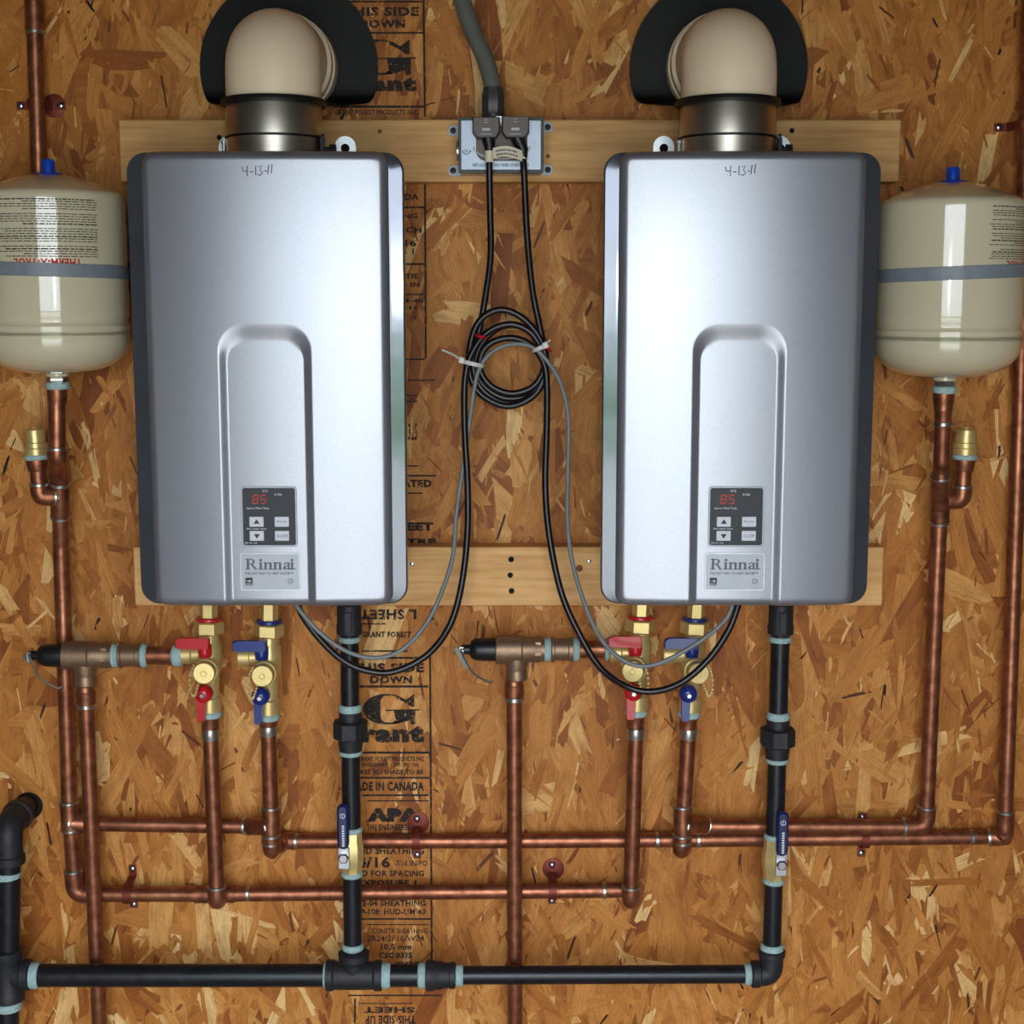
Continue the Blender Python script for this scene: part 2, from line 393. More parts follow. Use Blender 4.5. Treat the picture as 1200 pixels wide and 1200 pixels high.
# printed grade stamps on the board
WF=lambda px,py: P(px,py,.0021)
def hl(mb,x0,x1,y,t=2.2): quad_px(mb,x0,y-t/2,x1,y+t/2,WF)
def vl(mb,x,y0,y1,x2=None,t=2.4):
    x2=x if x2 is None else x2
    mb.add([WF(x-t/2,y0),WF(x+t/2,y0),WF(x2+t/2,y1),WF(x2-t/2,y1)],[(0,1,2,3)])
def big_G(mb,x0,x1,y0,y1):
    # open-bowl slab G: thick left, thin crown, flag serif and a square foot
    n=26; o=[];i_=[]
    for k in range(n+1):
        a=math.radians(38+284*k/n)
        ox=.44+.44*math.cos(a); oy=.5-.5*math.sin(a)
        wd=.05+.27*max(0,-math.cos(a))**.9
        ix=.50+(.40-wd*.72)*math.cos(a); iy=.5-(.44)*math.sin(a)
        o.append((ox,oy)); i_.append((ix,iy))
    f=lambda u,v: WF(x0+(x1-x0)*u,y0+(y1-y0)*v)
    vs=[f(*p) for p in o]+[f(*p) for p in i_]
    mb.add(vs,[(k,k+1,n+2+k,n+1+k) for k in range(n)])
    for pl_ in ([(.66,.06),(.80,.20),(.96,.0),(.96,.42),(.90,.42),(.74,.24),(.62,.14)],[(.42,.52),(1.06,.50),(1.06,.545),(.42,.56)],[(.58,.55),(.98,.54),(.98,1.0),(.90,1.0),(.88,.86),(.66,.98),(.52,.99),(.62,.86)]):
        mb.add([f(*p) for p in pl_],[tuple(range(len(pl_)))])
def stamp(name,rows):
    mb=MB()
    for r in rows:
        k=r[0]
        if k=='h': hl(mb,*r[1:])
        elif k=='v': vl(mb,*r[1:])
        elif k=='G': big_G(mb,*r[1:])
        elif k=='t': text_fit(mb,r[1],*r[2:6],WF,bold=(r[6] if len(r)>6 else .02)+.018)
        elif k=='r': text_fit(mb,r[1],*r[2:6],WF,bold=.045,rot=True)
    o=mb.build(name,M['ink'],wall,ang=180,fix=False); return o
stamp('grade_stamp',[('v',496,-30,137,498),('h',404,495,2),('t','THIS SIDE',401,491,8,19,.03),('t','DOWN',420,475,23,33,.03),('h',404,497,38.5),
 ('G',412,483,46,88),('t','grant',400,488,90,112,.05),('h',392,497,125,2.6),('t','GRANT FOREST PRODUCTS INC.',392,490,128.5,134.5,.01),
 ('v',498,214,420,499),('t','CANADA',438,491,227,234.5,.02),('h',470,498,243),('t','SHEATHING',425,489,250,256,.02),('t','7/16 INCH',432,494,266,273,.02),('t','24/16',450,488,281,289,.02),('t','SPACING 1',424,485,291,298,.01),
 ('h',470,497,309.5),('t','EXPOSURE 1 TIE',412,490,320.5,327,.02),('t','SHEATHING IN',414,492,330.5,336.5,.02),('h',470,497,345,1.6),('t','HUD-UM-40',432,496,350,355,.02),('t','2R24/2F16',430,491,358,363,.01),('t','4',484,487,369,375,.02),
 ('h',474,498,421,2),('h',474,510,445.5,1.6),('t','CSC',474,489,462,472,.01),('t','0325',474,489,496,516,.0),('h',476,490,546,1.6),('h',476,511,557.5,2),('t','RATED',464,506,562,571,.04),('h',476,495,578,1.8),('t','SHEET',452,508,612,622,.05),('t','NOTRE',446,511,631,638,.05)])
stamp('grade_stamp',[('r','L SHEET',422,488,714,726),('t','!',504,509,713,727,.03),('h',420,452,731,1.6),('t','GRANT FOREST',424,482,740,747,.03),('h',424,478,763,1.8),('h',418,500,771,2.4),
 ('t','THIS SIDE',410,497,777,788,.03),('t','DOWN',434,483,792,801,.03),('h',418,502,804.5,2.6),('v',504,768,1128,506),('G',425,488,813,849),('t','grant',402,497,850,876,.05),('h',418,504,882,2.6),
 ('t','GRANT FOREST PRODUCTS INC',420,497,886.5,892,.02),('t','ENGLEHART, ONT. P0J 1H0',424,491,894,899.5,.02),('t','MILL 357 SHADE TO BE',420,496,902,907.5,.02),('h',418,504,911.5,2.2),
 ('t','MADE IN CANADA',410,497,916,927,.03),('h',424,502,932,2.2),('h',430,503,938.5,1.4),
 ('t','APA',430,493,947,963,.09),('t','THE ENGINEERED',430,482,966,973,.03),('t','RATED SHEATHING',404,497,993.5,1001,.02),('t','24/16',408,457,1004,1017,.02),('t','7/16 IN/PO',464,501,1008,1015,.0),
 ('t','SIZED FOR SPACING',405,497,1020,1027,.02),('t','EXPOSURE 1',420,488,1031,1038,.02),('t','PS 2-04 SHEATHING',412,499,1055,1062,.02),('t','PRP-108: HUD-UM 40',412,499,1065,1072,.02),('h',422,505,1077,2),('h',430,503,1083.5,1.2),
 ('t','CONSTR SHEATHING',436,501,1088,1094,.0),('t','2R24/2F16/W24',430,497,1096,1103,.0),('t','10.5 mm',446,482,1106,1113,.02),('t','CSC 0325',444,483,1116,1123,.03),('t','OR TYPE',440,492,1127,1134,.02)])
stamp('grade_stamp',[('h',408,518,1166.5,1.8),('h',420,484,1176,1.2),('r','SHEET',426,486,1180,1187),('r','THIS SIDE UP',428,487,1190,1200),('v',416,1170,1200,416)])

# ------------------------------------------------------------------ wooden battens
def batten(label,x0,x1,yt,yb,marks,mk='lumber'):
    a=P(x0,(yt+yb)/2,.038); b=P(x1,(yt+yb)/2,.038); zt=P(600,yt,.038).z; zb=P(600,yb,.038).z
    o=MB().rbox(((a.x+b.x)/2,-.0015,(zt+zb)/2),X,Z,-Y,b.x-a.x,zt-zb,.0365,.003,.0015,3).build('wooden_batten',M[mk])
    # origin stays at the world origin; tag it as one board
    tag(o,label,'board')
    for kind,px,py,r in marks:
        c=P(px,py,.0383)
        if kind=='hole': MB().lathe(c+Y*.0006,-Y,[(0,r),(.0007,r),(.0004,r*.7)],14).build('screw_hole',M['hole'],o)
        elif kind=='knot': MB().lathe(c+Y*.0006,-Y,[(0,r),(.0005,r),(.0007,r*.4)],14).build('knot',M['knot'],o)
        else:
            MB().lathe(c+Y*.001,-Y,[(0,r),(.0014,r),(.0019,r*.7)],12).build('screw',M['screw'],o)
    return o
batten('long pine board across the wall behind the heater tops',140,1055,140,213,[('hole',257,161,.0036),('knot',445,154,.003),('knot',642,183,.003),('hole',928,153,.0036)])
batten('long pine board across the wall behind the heater bottoms',157,1035,641,710,[('hole',599,655.5,.0042),('hole',598,674,.0040),('hole',599.5,692.5,.0042),('screw',483,661,.0032),('screw',690,658,.0032),('knot',679,666,.005),],'lumber2')

# ------------------------------------------------------------------ tankless water heaters
HB=P(314.5,710,.245); HTOP=P(314.5,177,.245); HH=HTOP.z-HB.z
LX=P(314.5,440,.245).x; RX=P(866.5,440,.245).x
CW=.3105; BW=.348
def ush(x,z):   # recessed channel, 0 on the face .. 1 on the recessed panel (x,z from bottom centre)
    def sd(px,pz,hw,top,r):
        # box from far below up to top
        hz=1.0; cz=top-hz; qx=abs(px)-hw+r; qz=abs(pz-cz)-hz+r
        return math.hypot(max(qx,0),max(qz,0))+min(max(qx,qz),0)-r
    cx=-.0022
    so=sd(x-cx,z,.0590,HH-.2135,.034); si=sd(x-cx,z,.0486,HH-.2345,.026)
    if so>=0: return 0.0
    if si<=0: return 1.0
    t=-so/(-so+si); t=t+.35*(t*t*(3-2*t)-t)
    return t
def face_d(x,z): return .2480+.0100*(1-(2*x/CW)**2)-.0048*ush(x,z)
def cover_mesh():
    R,e=.017,.012
    def axis(a,b,fines,c,f):
        s=[a]
        while s[-1]<b-1e-6:
            st=f if any(p-1e-9<=s[-1]<q for p,q in fines) else c
            s.append(min(s[-1]+st,b))
        return s
    hw=CW/2
    xs=axis(-hw,hw,[(-hw,-hw+.014),(-.066,-.044),(.038,.062),(hw-.015,hw)],.0045,.0009)
    zs=axis(0,HH,[(0,.014),(HH-.275,HH-.207),(HH-.015,HH)],.006,.0010)
    mb=MB(); nx,nz=len(xs),len(zs); V=[]
    for z in zs:
        for x in xs:
            qx=abs(x)-hw+R; qz=abs(z-HH/2)-HH/2+R
            px,pz=x,z
            if qx>0 and qz>0:
                l=math.hypot(qx,qz)
                if l>R:
                    k=R/l; px=math.copysign(hw-R+qx*k,x); pz=HH/2+math.copysign(HH/2-R+qz*k,z-HH/2); d=0
                else: d=R-l
            else: d=-max(qx-R,qz-R)
            h=face_d(px,pz)
            if d<e: h-= e-math.sqrt(max(0,e*e-(e-d)**2))
            V.append((px,-h,pz))
    Fq=[]
    for i in range(nz-1):
        for k in range(nx-1):
            a=i*nx+k; Fq.append((a,a+1,a+nx+1,a+nx))
    mb.v=V; mb.f=Fq; return mb
def seven(mb,ch,x0,y0,wd,ht,fn,sl=.12):
    segs={'8':'abcdefg','5':'acdfg'}[ch]; t=.16
    p=lambda u,v: fn(x0+wd*(u+sl*(1-v)),y0+ht*v)
    R_={'a':(.12,0,.88,t*.7),'d':(.12,1-t*.7,.88,1),'g':(.12,.5-t*.35,.88,.5+t*.35),'f':(0,.06,t,.47),'b':(1-t,.06,1,.47),'e':(0,.53,t,.94),'c':(1-t,.53,1,.94)}
    for s in segs:
        a,b,c,d=R_[s]; mb.add([p(a,b),p(c,b),p(c,d),p(a,d)],[(0,1,2,3)])
def rinnai_word(mb,x0,x1,yt,yb,fn):
    # hand-built slab-serif wordmark, widths in units of the whole
    Wt=x1-x0; H=yb-yt
    def q(a,b,c,d): mb.add([fn(x0+Wt*a,yt+H*b),fn(x0+Wt*c,yt+H*b),fn(x0+Wt*c,yt+H*d),fn(x0+Wt*a,yt+H*d)],[(0,1,2,3)])
    def pg(pts): mb.add([fn(x0+Wt*a,yt+H*b) for a,b in pts],[tuple(range(len(pts)))])
    def stem(x,w_,t,b,foot=.028,head=.02):
        q(x,t,x+w_,b); q(x-foot,b-.07,x+w_+foot,b); q(x-head,t,x+w_,t+.06)
    # R
    q(.03,.05,.085,1); q(0,.05,.1,.11); q(0,.93,.115,1)
    n=10
    for k in range(n):
        a0=math.radians(-90+180*k/n); a1=math.radians(-90+180*(k+1)/n)
        f=lambda a,rx,ry:(.11+rx*math.cos(a),.30+ry*math.sin(a))
        pg([f(a0,.095,.25),f(a1,.095,.25),f(a1,.045,.17),f(a0,.045,.17)])
    q(.085,.05,.112,.12); q(.085,.47,.12,.55); pg([(.11,.52),(.165,.52),(.235,.93),(.255,.93),(.255,1),(.195,1)])
    def i_(x): stem(x,.05,.36,1); pg([(x+.025+.033*math.cos(t),.17+.13*math.sin(t)) for t in [2*math.pi*k/10 for k in range(10)]])
    def n_(x):
        stem(x,.05,.36,1,.022); q(x+.105,.5,x+.155,1); q(x+.085,.93,x+.175,1)
        pg([(x+.05,.50),(x+.05,.42),(x+.085,.36),(x+.125,.36),(x+.155,.44),(x+.155,.56),(x+.105,.56),(x+.105,.48),(x+.085,.46)])
    i_(.30); n_(.40); n_(.60)
    x=.80  # a
    q(x+.085,.46,x+.13,1); q(x+.085,.93,x+.155,1); pg([(x+.0,.50),(x+.03,.38),(x+.08,.35),(x+.12,.39),(x+.13,.5),(x+.085,.5),(x+.07,.43),(x+.045,.45),(x+.04,.53),(x,.56)])
    pg([(x+.09,.60),(x+.09,.67),(x+.055,.70),(x+.05,.86),(x+.07,.92),(x+.09,.88),(x+.09,.96),(x+.04,1),(x,.96),(x-.005,.78),(x+.02,.66)])
    i_(.955)
def heater(label,X0,date_dx):
    r=thing('tankless_water_heater',label,'water heater',(X0,0,HB.z),'wall-hung tankless water heaters')
    o=Vector((X0,0,HB.z))
    def Hd(px,py,lift): # photo position on the left heater -> point on this heater's own face
        p=P(px,py,.25); x=p.x-LX; z=p.z-HB.z; return o+Vector((x,-(face_d(x,z)+lift),z))
    Hf=lambda lift: (lambda px,py: Hd(px,py,lift))
    c=o+Vector((0,0,HH/2))
    wa,ha=BW,HH-.001
    MB().layers(c,X,Z,-Y,[(rrect(wa-.030,ha-.012,.02,6),.042),(rrect(wa-.004,ha-.002,.024,6),.19),(rrect(wa,ha,.024,6),.226),(rrect(wa,ha,.024,6),.2335),(rrect(wa-.001,ha-.001,.024,6),.2352),(rrect(wa-.0035,ha-.003,.023,6),.23595),(rrect(wa-.0045,ha-.004,.0225,6),.23605),(rrect(wa-.0050,ha-.0042,.0225,6),.23607),(rrect(wa-.032,ha-.008,.022,6),.2374),(rrect(wa-.036,ha-.008,.022,6),.2376)]).build('body_casing',M['casing'],r,ang=28)
    cm=cover_mesh(); cm.v=[(a+o.x,b,z+o.z) for a,b,z in cm.v]
    cm.build('cover_panel',M['silver'],r,ang=180,fix=False)
    # handwritten date
    mb=MB(); sx=date_dx; dz=0 if sx==0 else -5
    strokes=[[(285,196),(286,201),(291,201)],[(291,195),(291,207)],[(294,202),(298,202)],[(301,195),(301,206)],[(304,196),(308,195),(306,200),(309,203),(306,206),(303,205)],[(311,201),(314,201)],[(316,194),(315,205)],[(320,193),(319,204)]]
    for s in strokes: mb.tube([Hd(a+sx,b+dz,.0001) for a,b in s],.00062,5)
    mb.build('handwritten_date',M['pencil'],r,ang=180)
    # control panel
    pc=Hd(316,605,-.0002); pw=61.5*S(605,.25); ph=67.5*S(605,.25)
    MB().rbox(pc,X,Z,-Y,pw+.004,ph+.004,.0011,.004,.0006).build('panel_bezel',M['badge'],r)
    pan=MB().rbox(pc,X,Z,-Y,pw,ph,.0018,.003,.0005).build('control_panel',M['panel'],r)
    L=pc.y-.0019
    PF=lambda lift: (lambda px,py: Vector((Hd(px,py,0).x,L-lift,Hd(px,py,0).z)))
    f0,f1=PF(.0002),PF(.0016)
    dsp=MB(); quad_px(dsp,291.5,577.5,314.5,591.5,f0); dsp.build('display_window',M['display'],pan,fix=False)
    led=MB(); seven(led,'8',296.5,579,6.5,11,PF(.0005)); seven(led,'5',306,579,6.5,11,PF(.0005)); led.build('led_digits',M['led'],pan,fix=False)
    pr=MB()
    text_fit(pr,'\u00b0F/\u00b0C',307.5,314.5,573.6,576.4,f0,.01); text_fit(pr,'In Use',322.5,331,577.4,580,f0,.01); text_fit(pr,'Approx Water Temp.',289.5,316.5,593.7,596.6,f0,.01)
    text_fit(pr,'Hot water temp.',290,313.5,617.8,620.5,f0,.01); text_fit(pr,'MC-91-1US',288,302,634.6,636.6,f0,.0)
    pr.build('panel_print',M['whiteprint'],pan,ang=180,fix=False)
    for (x0,y0,x1,y1,k) in ((293.2,604.8,309.8,616.6,'up'),(293.6,621.2,310.2,633,'dn'),(322.7,604.8,339.3,616.6,'Priority'),(323,621.2,339.6,633,'On/Off')):
        a=PF(-.0003)((x0+x1)/2,(y0+y1)/2)
        bt=MB().rbox(a,X,Z,-Y,(x1-x0)*S(610,.25),(y1-y0)*S(610,.25),.0018,.001,.0004).build('button',M['button'],pan)
        q=MB()
        if k=='up': poly_px(q,[(298,613),(305.2,613),(301.6,607.5)],f1)
        elif k=='dn': poly_px(q,[(298.4,625),(305.6,625),(302,630.5)],f1)
        else: text_fit(q,k,x0+2.2,x1-2,y0+4,y1-4,f1,.005)
        q.build('button_print',M['darkprint'] if k in('up','dn') else M['badgeink'],pan,fix=False)
    # badge
    bc=Hd(317.2,669.5,-.0002); bw_=67.5*S(670,.25); bh=42*S(670,.25)
    MB().rbox(bc,X,Z,-Y,bw_+.003,bh+.003,.0008,.0025,.0005).build('badge_rim',M['galv'],r)
    bd=MB().rbox(bc,X,Z,-Y,bw_,bh,.0012,.002,.0003).build('badge_plate',M['badge'],r)
    Lb=bc.y-.0014; bf=lambda px,py: Vector((Hd(px,py,0).x,Lb,Hd(px,py,0).z))
    q=MB(); rinnai_word(q,288,344,653.5,666.8,bf); poly_px(q,[(346+.9*math.cos(t),665.8+.9*math.sin(t)) for t in [2*math.pi*k/8 for k in range(8)]],bf)
    q.build('wordmark',M['badgeink'],bd,fix=False)
    q=MB(); text_fit(q,'THE HOT WAY TO HEAT WATER\u2122',288,344,669.6,672.8,bf,.012); quad_px(q,288.2,676.3,296.6,685,bf); q.build('badge_print',M['darkprint'],bd,fix=False)
    q=MB(); f2=lambda px,py: bf(px,py)-Y*.0002
    q.tube([f2(289.4+.5*k,681.2-1.6*math.sin(k*.5)) for k in range(7)],.0003,4); poly_px(q,[(293.5+2.2*math.cos(t)*(1 if i%2==0 else .4),680.3+2.2*math.sin(t)*(1 if i%2==0 else .4)) for i,t in enumerate([2*math.pi*k/10-1.57 for k in range(10)])],f2); quad_px(q,289,683.2,295.8,683.8,f2)
    q.build('efficiency_mark',M['whiteprint'],bd,fix=False)
    q=MB(); q.tube([f2(341+3*math.cos(t),680.5+3*math.sin(t)) for t in [2*math.pi*k/16 for k in range(17)]],.0003,4); q.tube([f2(339.4,680.2),f2(340.6,682),f2(342.8,679)],.0003,4); q.build('approval_mark',M['badgeink'],bd,fix=False)
    # flue collar on top
    ft=o+Vector((-.004,-.125,HH))
    zt=P(325,123,.125).z-ft.z
    fr=.0615
    fc=MB().lathe(ft+Z*-.02,Z,[(0,fr+.002),(.046,fr+.002),(.0465,fr+.0005),(.0485,fr+.0005),(.049,fr+.003),(.050,fr+.003),(zt+.02-.003,fr+.001),(zt+.02,fr)],48).build('flue_collar',M['stainless'],r)
    MB().lathe(ft+Z*.0262,Z,[(0,fr+.0022),(.0008,fr+.0036),(.0026,fr+.0036),(.0034,fr+.0022)],48).build('collar_seam',M['gasket'],fc)
    lx=fr+.004 if X0<0 else -(fr+.004)
    for sgn in (1,):
        sd=sgn
        b0=ft+Vector((sd*(fr+.004),-.012,.016))
        q=MB(); q.rbox(b0,X,Z,-Y,.006,.022,.012,.001); q.lathe(b0+Vector((0,-.004,-.004)),Vector((sd,0,0)),[(0,.0035),(.012,.0035)],12)
        q.lathe(b0+Vector((sd*.009,-.004,-.004)),Vector((sd,0,0)),[(0,.0075),(.008,.0075)],6)
        q.lathe(b0+Vector((0,-.006,.012)),Z,[(0,.0025),(.004,.0025)],8)
        q.build('latch_bolt',M['castiron'],fc)
    MB().lathe(ft+Vector((-(fr+.0045),-.010,-.002)),Z,[(0,.0022),(.022,.0022),(.0225,.0035),(.026,.0035),(.027,.002)],10).build('latch_pin',M['galv'],fc)
    for off in (-.080,.080):
        cc=Vector((X0+off,-.0385,P(600,172,.042).z))
        br=MB(); out=[(.0145*math.cos(math.radians(a)),.0145*math.sin(math.radians(a))) for a in range(0,181,15)]+[(-.0145,-.06),(.0145,-.06)]
        br.poly(cc,X,Z,-Y,out,.003).build('mounting_bracket',M['galv'],r)
        MB().lathe(cc+Vector((0,-.003,-.002)),-Y,[(0,.006),(.003,.006),(.004,.004)],10).build('bracket_screw',M['hole'],r)
    return r,ft,zt
hl_,ftL,ztL=heater('silver tankless water heater left of the outlet box',LX,0)
hr_,ftR,ztR=heater('silver tankless water heater right of the outlet box',RX,0)

# ------------------------------------------------------------------ vent elbows and rubber wall flanges
def vent(ft,zt,side):
    base=ft+Z*zt; R=.0625; zc=P(340,81,0).z
    nm='left' if side<0 else 'right'
    r=thing('vent_elbow','cream vent elbow above the %s silver heater'%nm,'pipe',base,'cream vent elbows')
    rise=zc-base.z
    path=[base+Z*.001,base+Z*(rise*.3)]
    bend=.082
    pts=fillet([base+Z*.004,base+Z*rise,Vector((base.x,.10,base.z+rise))],bend,14)
    mb=MB(); mb.tube(pts,R,48); mb.build('elbow',M['pvc'],r,ang=60)
    mb=MB(); mb.lathe(Vector((base.x,-.060,base.z+rise)),Y,[(0,R+.001),(.004,R+.006),(.02,R+.0065),(.022,R+.004),(.028,R+.004),(.030,R+.008),(.058,R+.009)],48,caps=False); mb.build('hub',M['pvc'],r)
    MB().lathe(base,Z,[(-.003,R+.0015),(-.0028,R+.0055),(.001,R+.007),(.006,R+.0055),(.0065,R+.0005)],48).build('gasket_ring',M['gasket'],r)
    # flange: flexible rubber disc bent out over the batten
    rd=.1235; hb=P(340,113,.004).z-(base.z+rise); vs=[];fs=[]; nr,na=24,96
    cx=base.x+(.004 if side<0 else .002)
    def fp(x,h,th):
        z0=.006+.030*max(0,(-h-.02)/.1)**2
        if h<hb:
            s=hb-h; rb=.018; a=min(s/rb,1.25); q=s-a*rb
            hh=hb-rb*math.sin(a)*.7-q*math.cos(1.25)*.8; z0=z0+rb*(1-math.cos(a))+q*math.sin(1.25)
            h=hh
        return Vector((cx+x,-(z0+th),base.z+rise+h))
    for th in (0,.005):
        for i in range(nr+1):
            rr=R+.006+(rd-R-.006)*i/nr
            for k in range(na):
                a=2*math.pi*k/na; vs.append(fp(rr*math.cos(a),rr*math.sin(a),th))
    n1=(nr+1)*na
    for i in range(nr):
        for k in range(na):
            k2=(k+1)%na; a,b,c,d=i*na+k,i*na+k2,(i+1)*na+k2,(i+1)*na+k
            fs.append((a,b,c,d)); fs.append((n1+a,n1+d,n1+c,n1+b))
    for k in range(na):
        k2=(k+1)%na; fs.append((nr*na+k,nr*na+k2,n1+nr*na+k2,n1+nr*na+k)); fs.append((k2,k,n1+k,n1+k2))
    mb=MB(); mb.add(vs,fs); o=mb.build('wall_flange',M['rubber'],ang=60)
    tag(o,'black rubber wall flange around the %s cream vent elbow'%nm,'flange','black rubber vent flanges')
vent(ftL,ztL,-1); vent(ftR,ztR,1)

# ------------------------------------------------------------------ expansion tanks
def tank(px,ytop,ybot,label,side,band,lab):
    zc=.120; top=P(px,ytop,zc).z; bot=P(px,ybot,zc).z; x=P(px,(ytop+ybot)/2,zc).x; Rr=85.5*S(320,zc)*1.0
    H=top-bot; o=Vector((x,-zc,bot))
    r=thing('expansion_tank',label,'tank',o,'cream expansion tanks')
    dome=.040; prof=[]
    for i in range(9):
        a=math.radians(90*i/8); prof.append((.046*(1-math.cos(a)), .018+(Rr-.018)*math.sin(a)**.85))
    z1=H-.034
    zs=H*.265
    prof+=[(.052,Rr),(.056,Rr),(zs-.018,Rr),(zs-.016,Rr),(zs-.009,Rr),(zs-.006,Rr+.0006),(zs-.003,Rr-.0012),(zs,Rr-.0016),(zs+.004,Rr-.0012),(zs+.007,Rr),(zs+.014,Rr),(zs+.016,Rr),(z1-.010,Rr),(z1-.008,Rr),(z1,Rr)]
    for a in (12,26,40,54,66): prof.append((z1+.010*math.sin(math.radians(a)), Rr-.010*(1-math.cos(math.radians(a)))))
    z2,r2=prof[-1]
    for q in (.12,.25,.4,.55,.7,.85,.95,1): prof.append((z2+(H-z2)*math.sin(q*math.pi/2)**.95, r2*(1-q)+.004*q))
    MB().lathe(o,Z,prof,72).build('shell',M['tank'],r,ang=25)
    MB().lathe(o+Z*(H-.001),Z,[(0,.019),(.0018,.018),(.003,.009),(.018,.0085),(.020,.007)],20).build('valve_cap',M['bluecap'],r)
    # grey hanging strap, slightly askew
    (bx0,by0),(bx1,by1)=band; n=72
    zl=P(bx0,by0,zc).z-o.z; zr=P(bx1,by1,zc).z-o.z
    xa=P(bx0,by0,zc).x-x; xb=P(bx1,by1,zc).x-x
    m=(zr-zl)/(xb-xa); hh=.0088
    vs=[];fs=[]
    for k in range(n):
        a=2*math.pi*k/n; dx,dy=math.cos(a),math.sin(a); zm=zl+m*(dx*Rr-xa)
        for rr,zz in ((Rr+.0003,-hh),(Rr+.0014,-hh+.0005),(Rr+.0014,hh-.0005),(Rr+.0003,hh)):
            vs.append(o+Vector((dx*rr,dy*rr,zm+zz)))
    for k in range(n):
        for j in range(3):
            k2=(k+1)%n; fs.append((k*4+j,k2*4+j,k2*4+j+1,k*4+j+1))
    mb=MB(); mb.add(vs,fs); mb.build('hanging_strap',M['tape'],r)
    # upside-down printed label wrapped round the shell
    L0,L1,t0,t1=lab      # label spans angles L0..L1 (deg from facing camera, + to the right)
    def LF(u,v):
        a=math.radians(L0+(L1-L0)*u); return o+Vector((math.sin(a)*(Rr+.0004),-math.cos(a)*(Rr+.0004),P(px,t0+(t1-t0)*v,zc).z-o.z))
    mb=MB(); rr=random.Random(5+int(px))
    rows=24
    for i in range(rows):
        if i in (5,11,18): continue
        v=i/rows*.93; u=.0; lim=1.0
        st=rr.choice([0,.02,.03,.12,.3]) if i%3 else 0.02
        u=st
        while u<lim-(.0 if i%4 else .02):
            ln=rr.uniform(.02,.075); e=min(u+ln,lim)
            hgt=.013 if i%5 else .019
            k=max(1,int((e-u)*24)); 
            for j in range(k):
                ua=u+(e-u)*j/k; ub=u+(e-u)*(j+.96)/k
                mb.add([LF(ua,v),LF(ub,v),LF(ub,v+hgt),LF(ua,v+hgt)],[(0,1,2,3)])
            u=e+.008
    mb.build('label_print',M['black_ink'],r,ang=180,fix=False)
    mb=MB(); v_,f_=glyphs('THERM-X-TROL',.03); ax=min(p[0] for p in v_); bx=max(p[0] for p in v_); ay=min(p[1] for p in v_); by=max(p[1] for p in v_)
    mb.add([LF(.82-.62*(a-ax)/(bx-ax),.93+.13*(b-ay)/(by-ay)*1) for a,b in v_],f_)
    mb.add([LF(.15,.915),LF(.83,.915),LF(.83,.922),LF(.15,.922)],[(0,1,2,3)])
    mb.build('red_lettering',M['red_ink'],r,ang=180,fix=False)
    # outlet
    MB().lathe(o+Z*.004,-Z,[(0,.017),(.006,.0155),(.0085,.0155)],20).build('outlet_neck',M['tank'],r)
    fit=MB().lathe(o-Z*.004,-Z,[(0,.0135),(.004,.0155),(.006,.0155),(.008,.0125),(.013,.0125)],6,phase=.3).build('outlet_nipple',M['solder'],r)
    MB().lathe(o-Z*.0125,-Z,[(0,.0145),(.002,.0162),(.007,.016),(.0095,.0145)],24).build('thread_sealant',M['sealant'],r)
    return o
toL=tank(62,204,437,'cream expansion tank with red print beside left heater',-1,((-18,315),(147,319.5)),(-28,53,238,310))
toR=tank(1112,213,442,'cream expansion tank beside the right heater',1,((1031,324),(1200,317.5)),(13,95,246,312))

# ------------------------------------------------------------------ copper pipework
CR=.0112
def ring(root,p,ax,r=CR,wd=.006):
    MB().lathe(Vector(p)-Vector(ax).normalized()*wd/2,ax,[(0,r+.0001),(.001,r+.0011),(wd-.001,r+.0011),(wd,r+.0001)],18).build('solder_joint',M['solder'],root)
def pipe(label,pts,group='copper water pipes',r=CR,fil=.016,name='copper_pipe',mat='copper',cat='pipe'):
    W=[P(*p) for p in pts]
    root=thing(name,label,cat,W[-1] if W[-1].z<W[0].z else W[0],group)
    MB().tube(fillet(W,fil),r,18).build('pipe',M[mat],root,ang=60)
    return root,W
def fitting(root,pts,r=CR+.0018,fil=.016,name='elbow',collar=True,mat='copper'):
    W=[P(*p) if isinstance(p,tuple) else p for p in pts]; path=fillet(W,fil)
    mb=MB(); mb.tube(path,r,18); mb.build(name,M[mat],root,ang=60)
    if collar:
        ring(root,path[0],path[1]-path[0],r-.0003,.005); ring(root,path[-1],path[-2]-path[-1],r-.0003,.005)
def along(a,b,t): return a+(b-a)*t

# left riser (two stubs to the right at its foot)
zr=.040
rt,W=pipe('leftmost copper riser from the left expansion tank to low runs',[(66.5,452,.120),(67,532,.120),(70,560,.070),(71.5,640,.045),(82,960,zr),(89,1047,.034),(130,1048,.034)],r=.0116)
TP=MB().lathe(P(66.5,451,.12),-Z,[(0,.0135),(.019,.0135),(.022,.0125),(.026,.0125)],20); TP.build('adapter',M['copper'],rt)
fitting(rt,[(66.9,526,.120),(67.1,535,.120),(69.5,553,.078),(70,566,.068)],r=.0135,fil=.012,name='offset_bend')
fitting(rt,[(70.2,566,.068),(70.8,606,.055)],r=.0135,name='tee')
fitting(rt,[(81,940,zr),(82.8,972,zr)],r=.0136,name='tee'); 
fitting(rt,[(82.5,964,zr),(110,965.5,.036)],r=.0136,name='tee_branch')
fitting(rt,[(86,1020,zr-.005),(88.5,1047,.034),(112,1048,.034)],r=.0136)
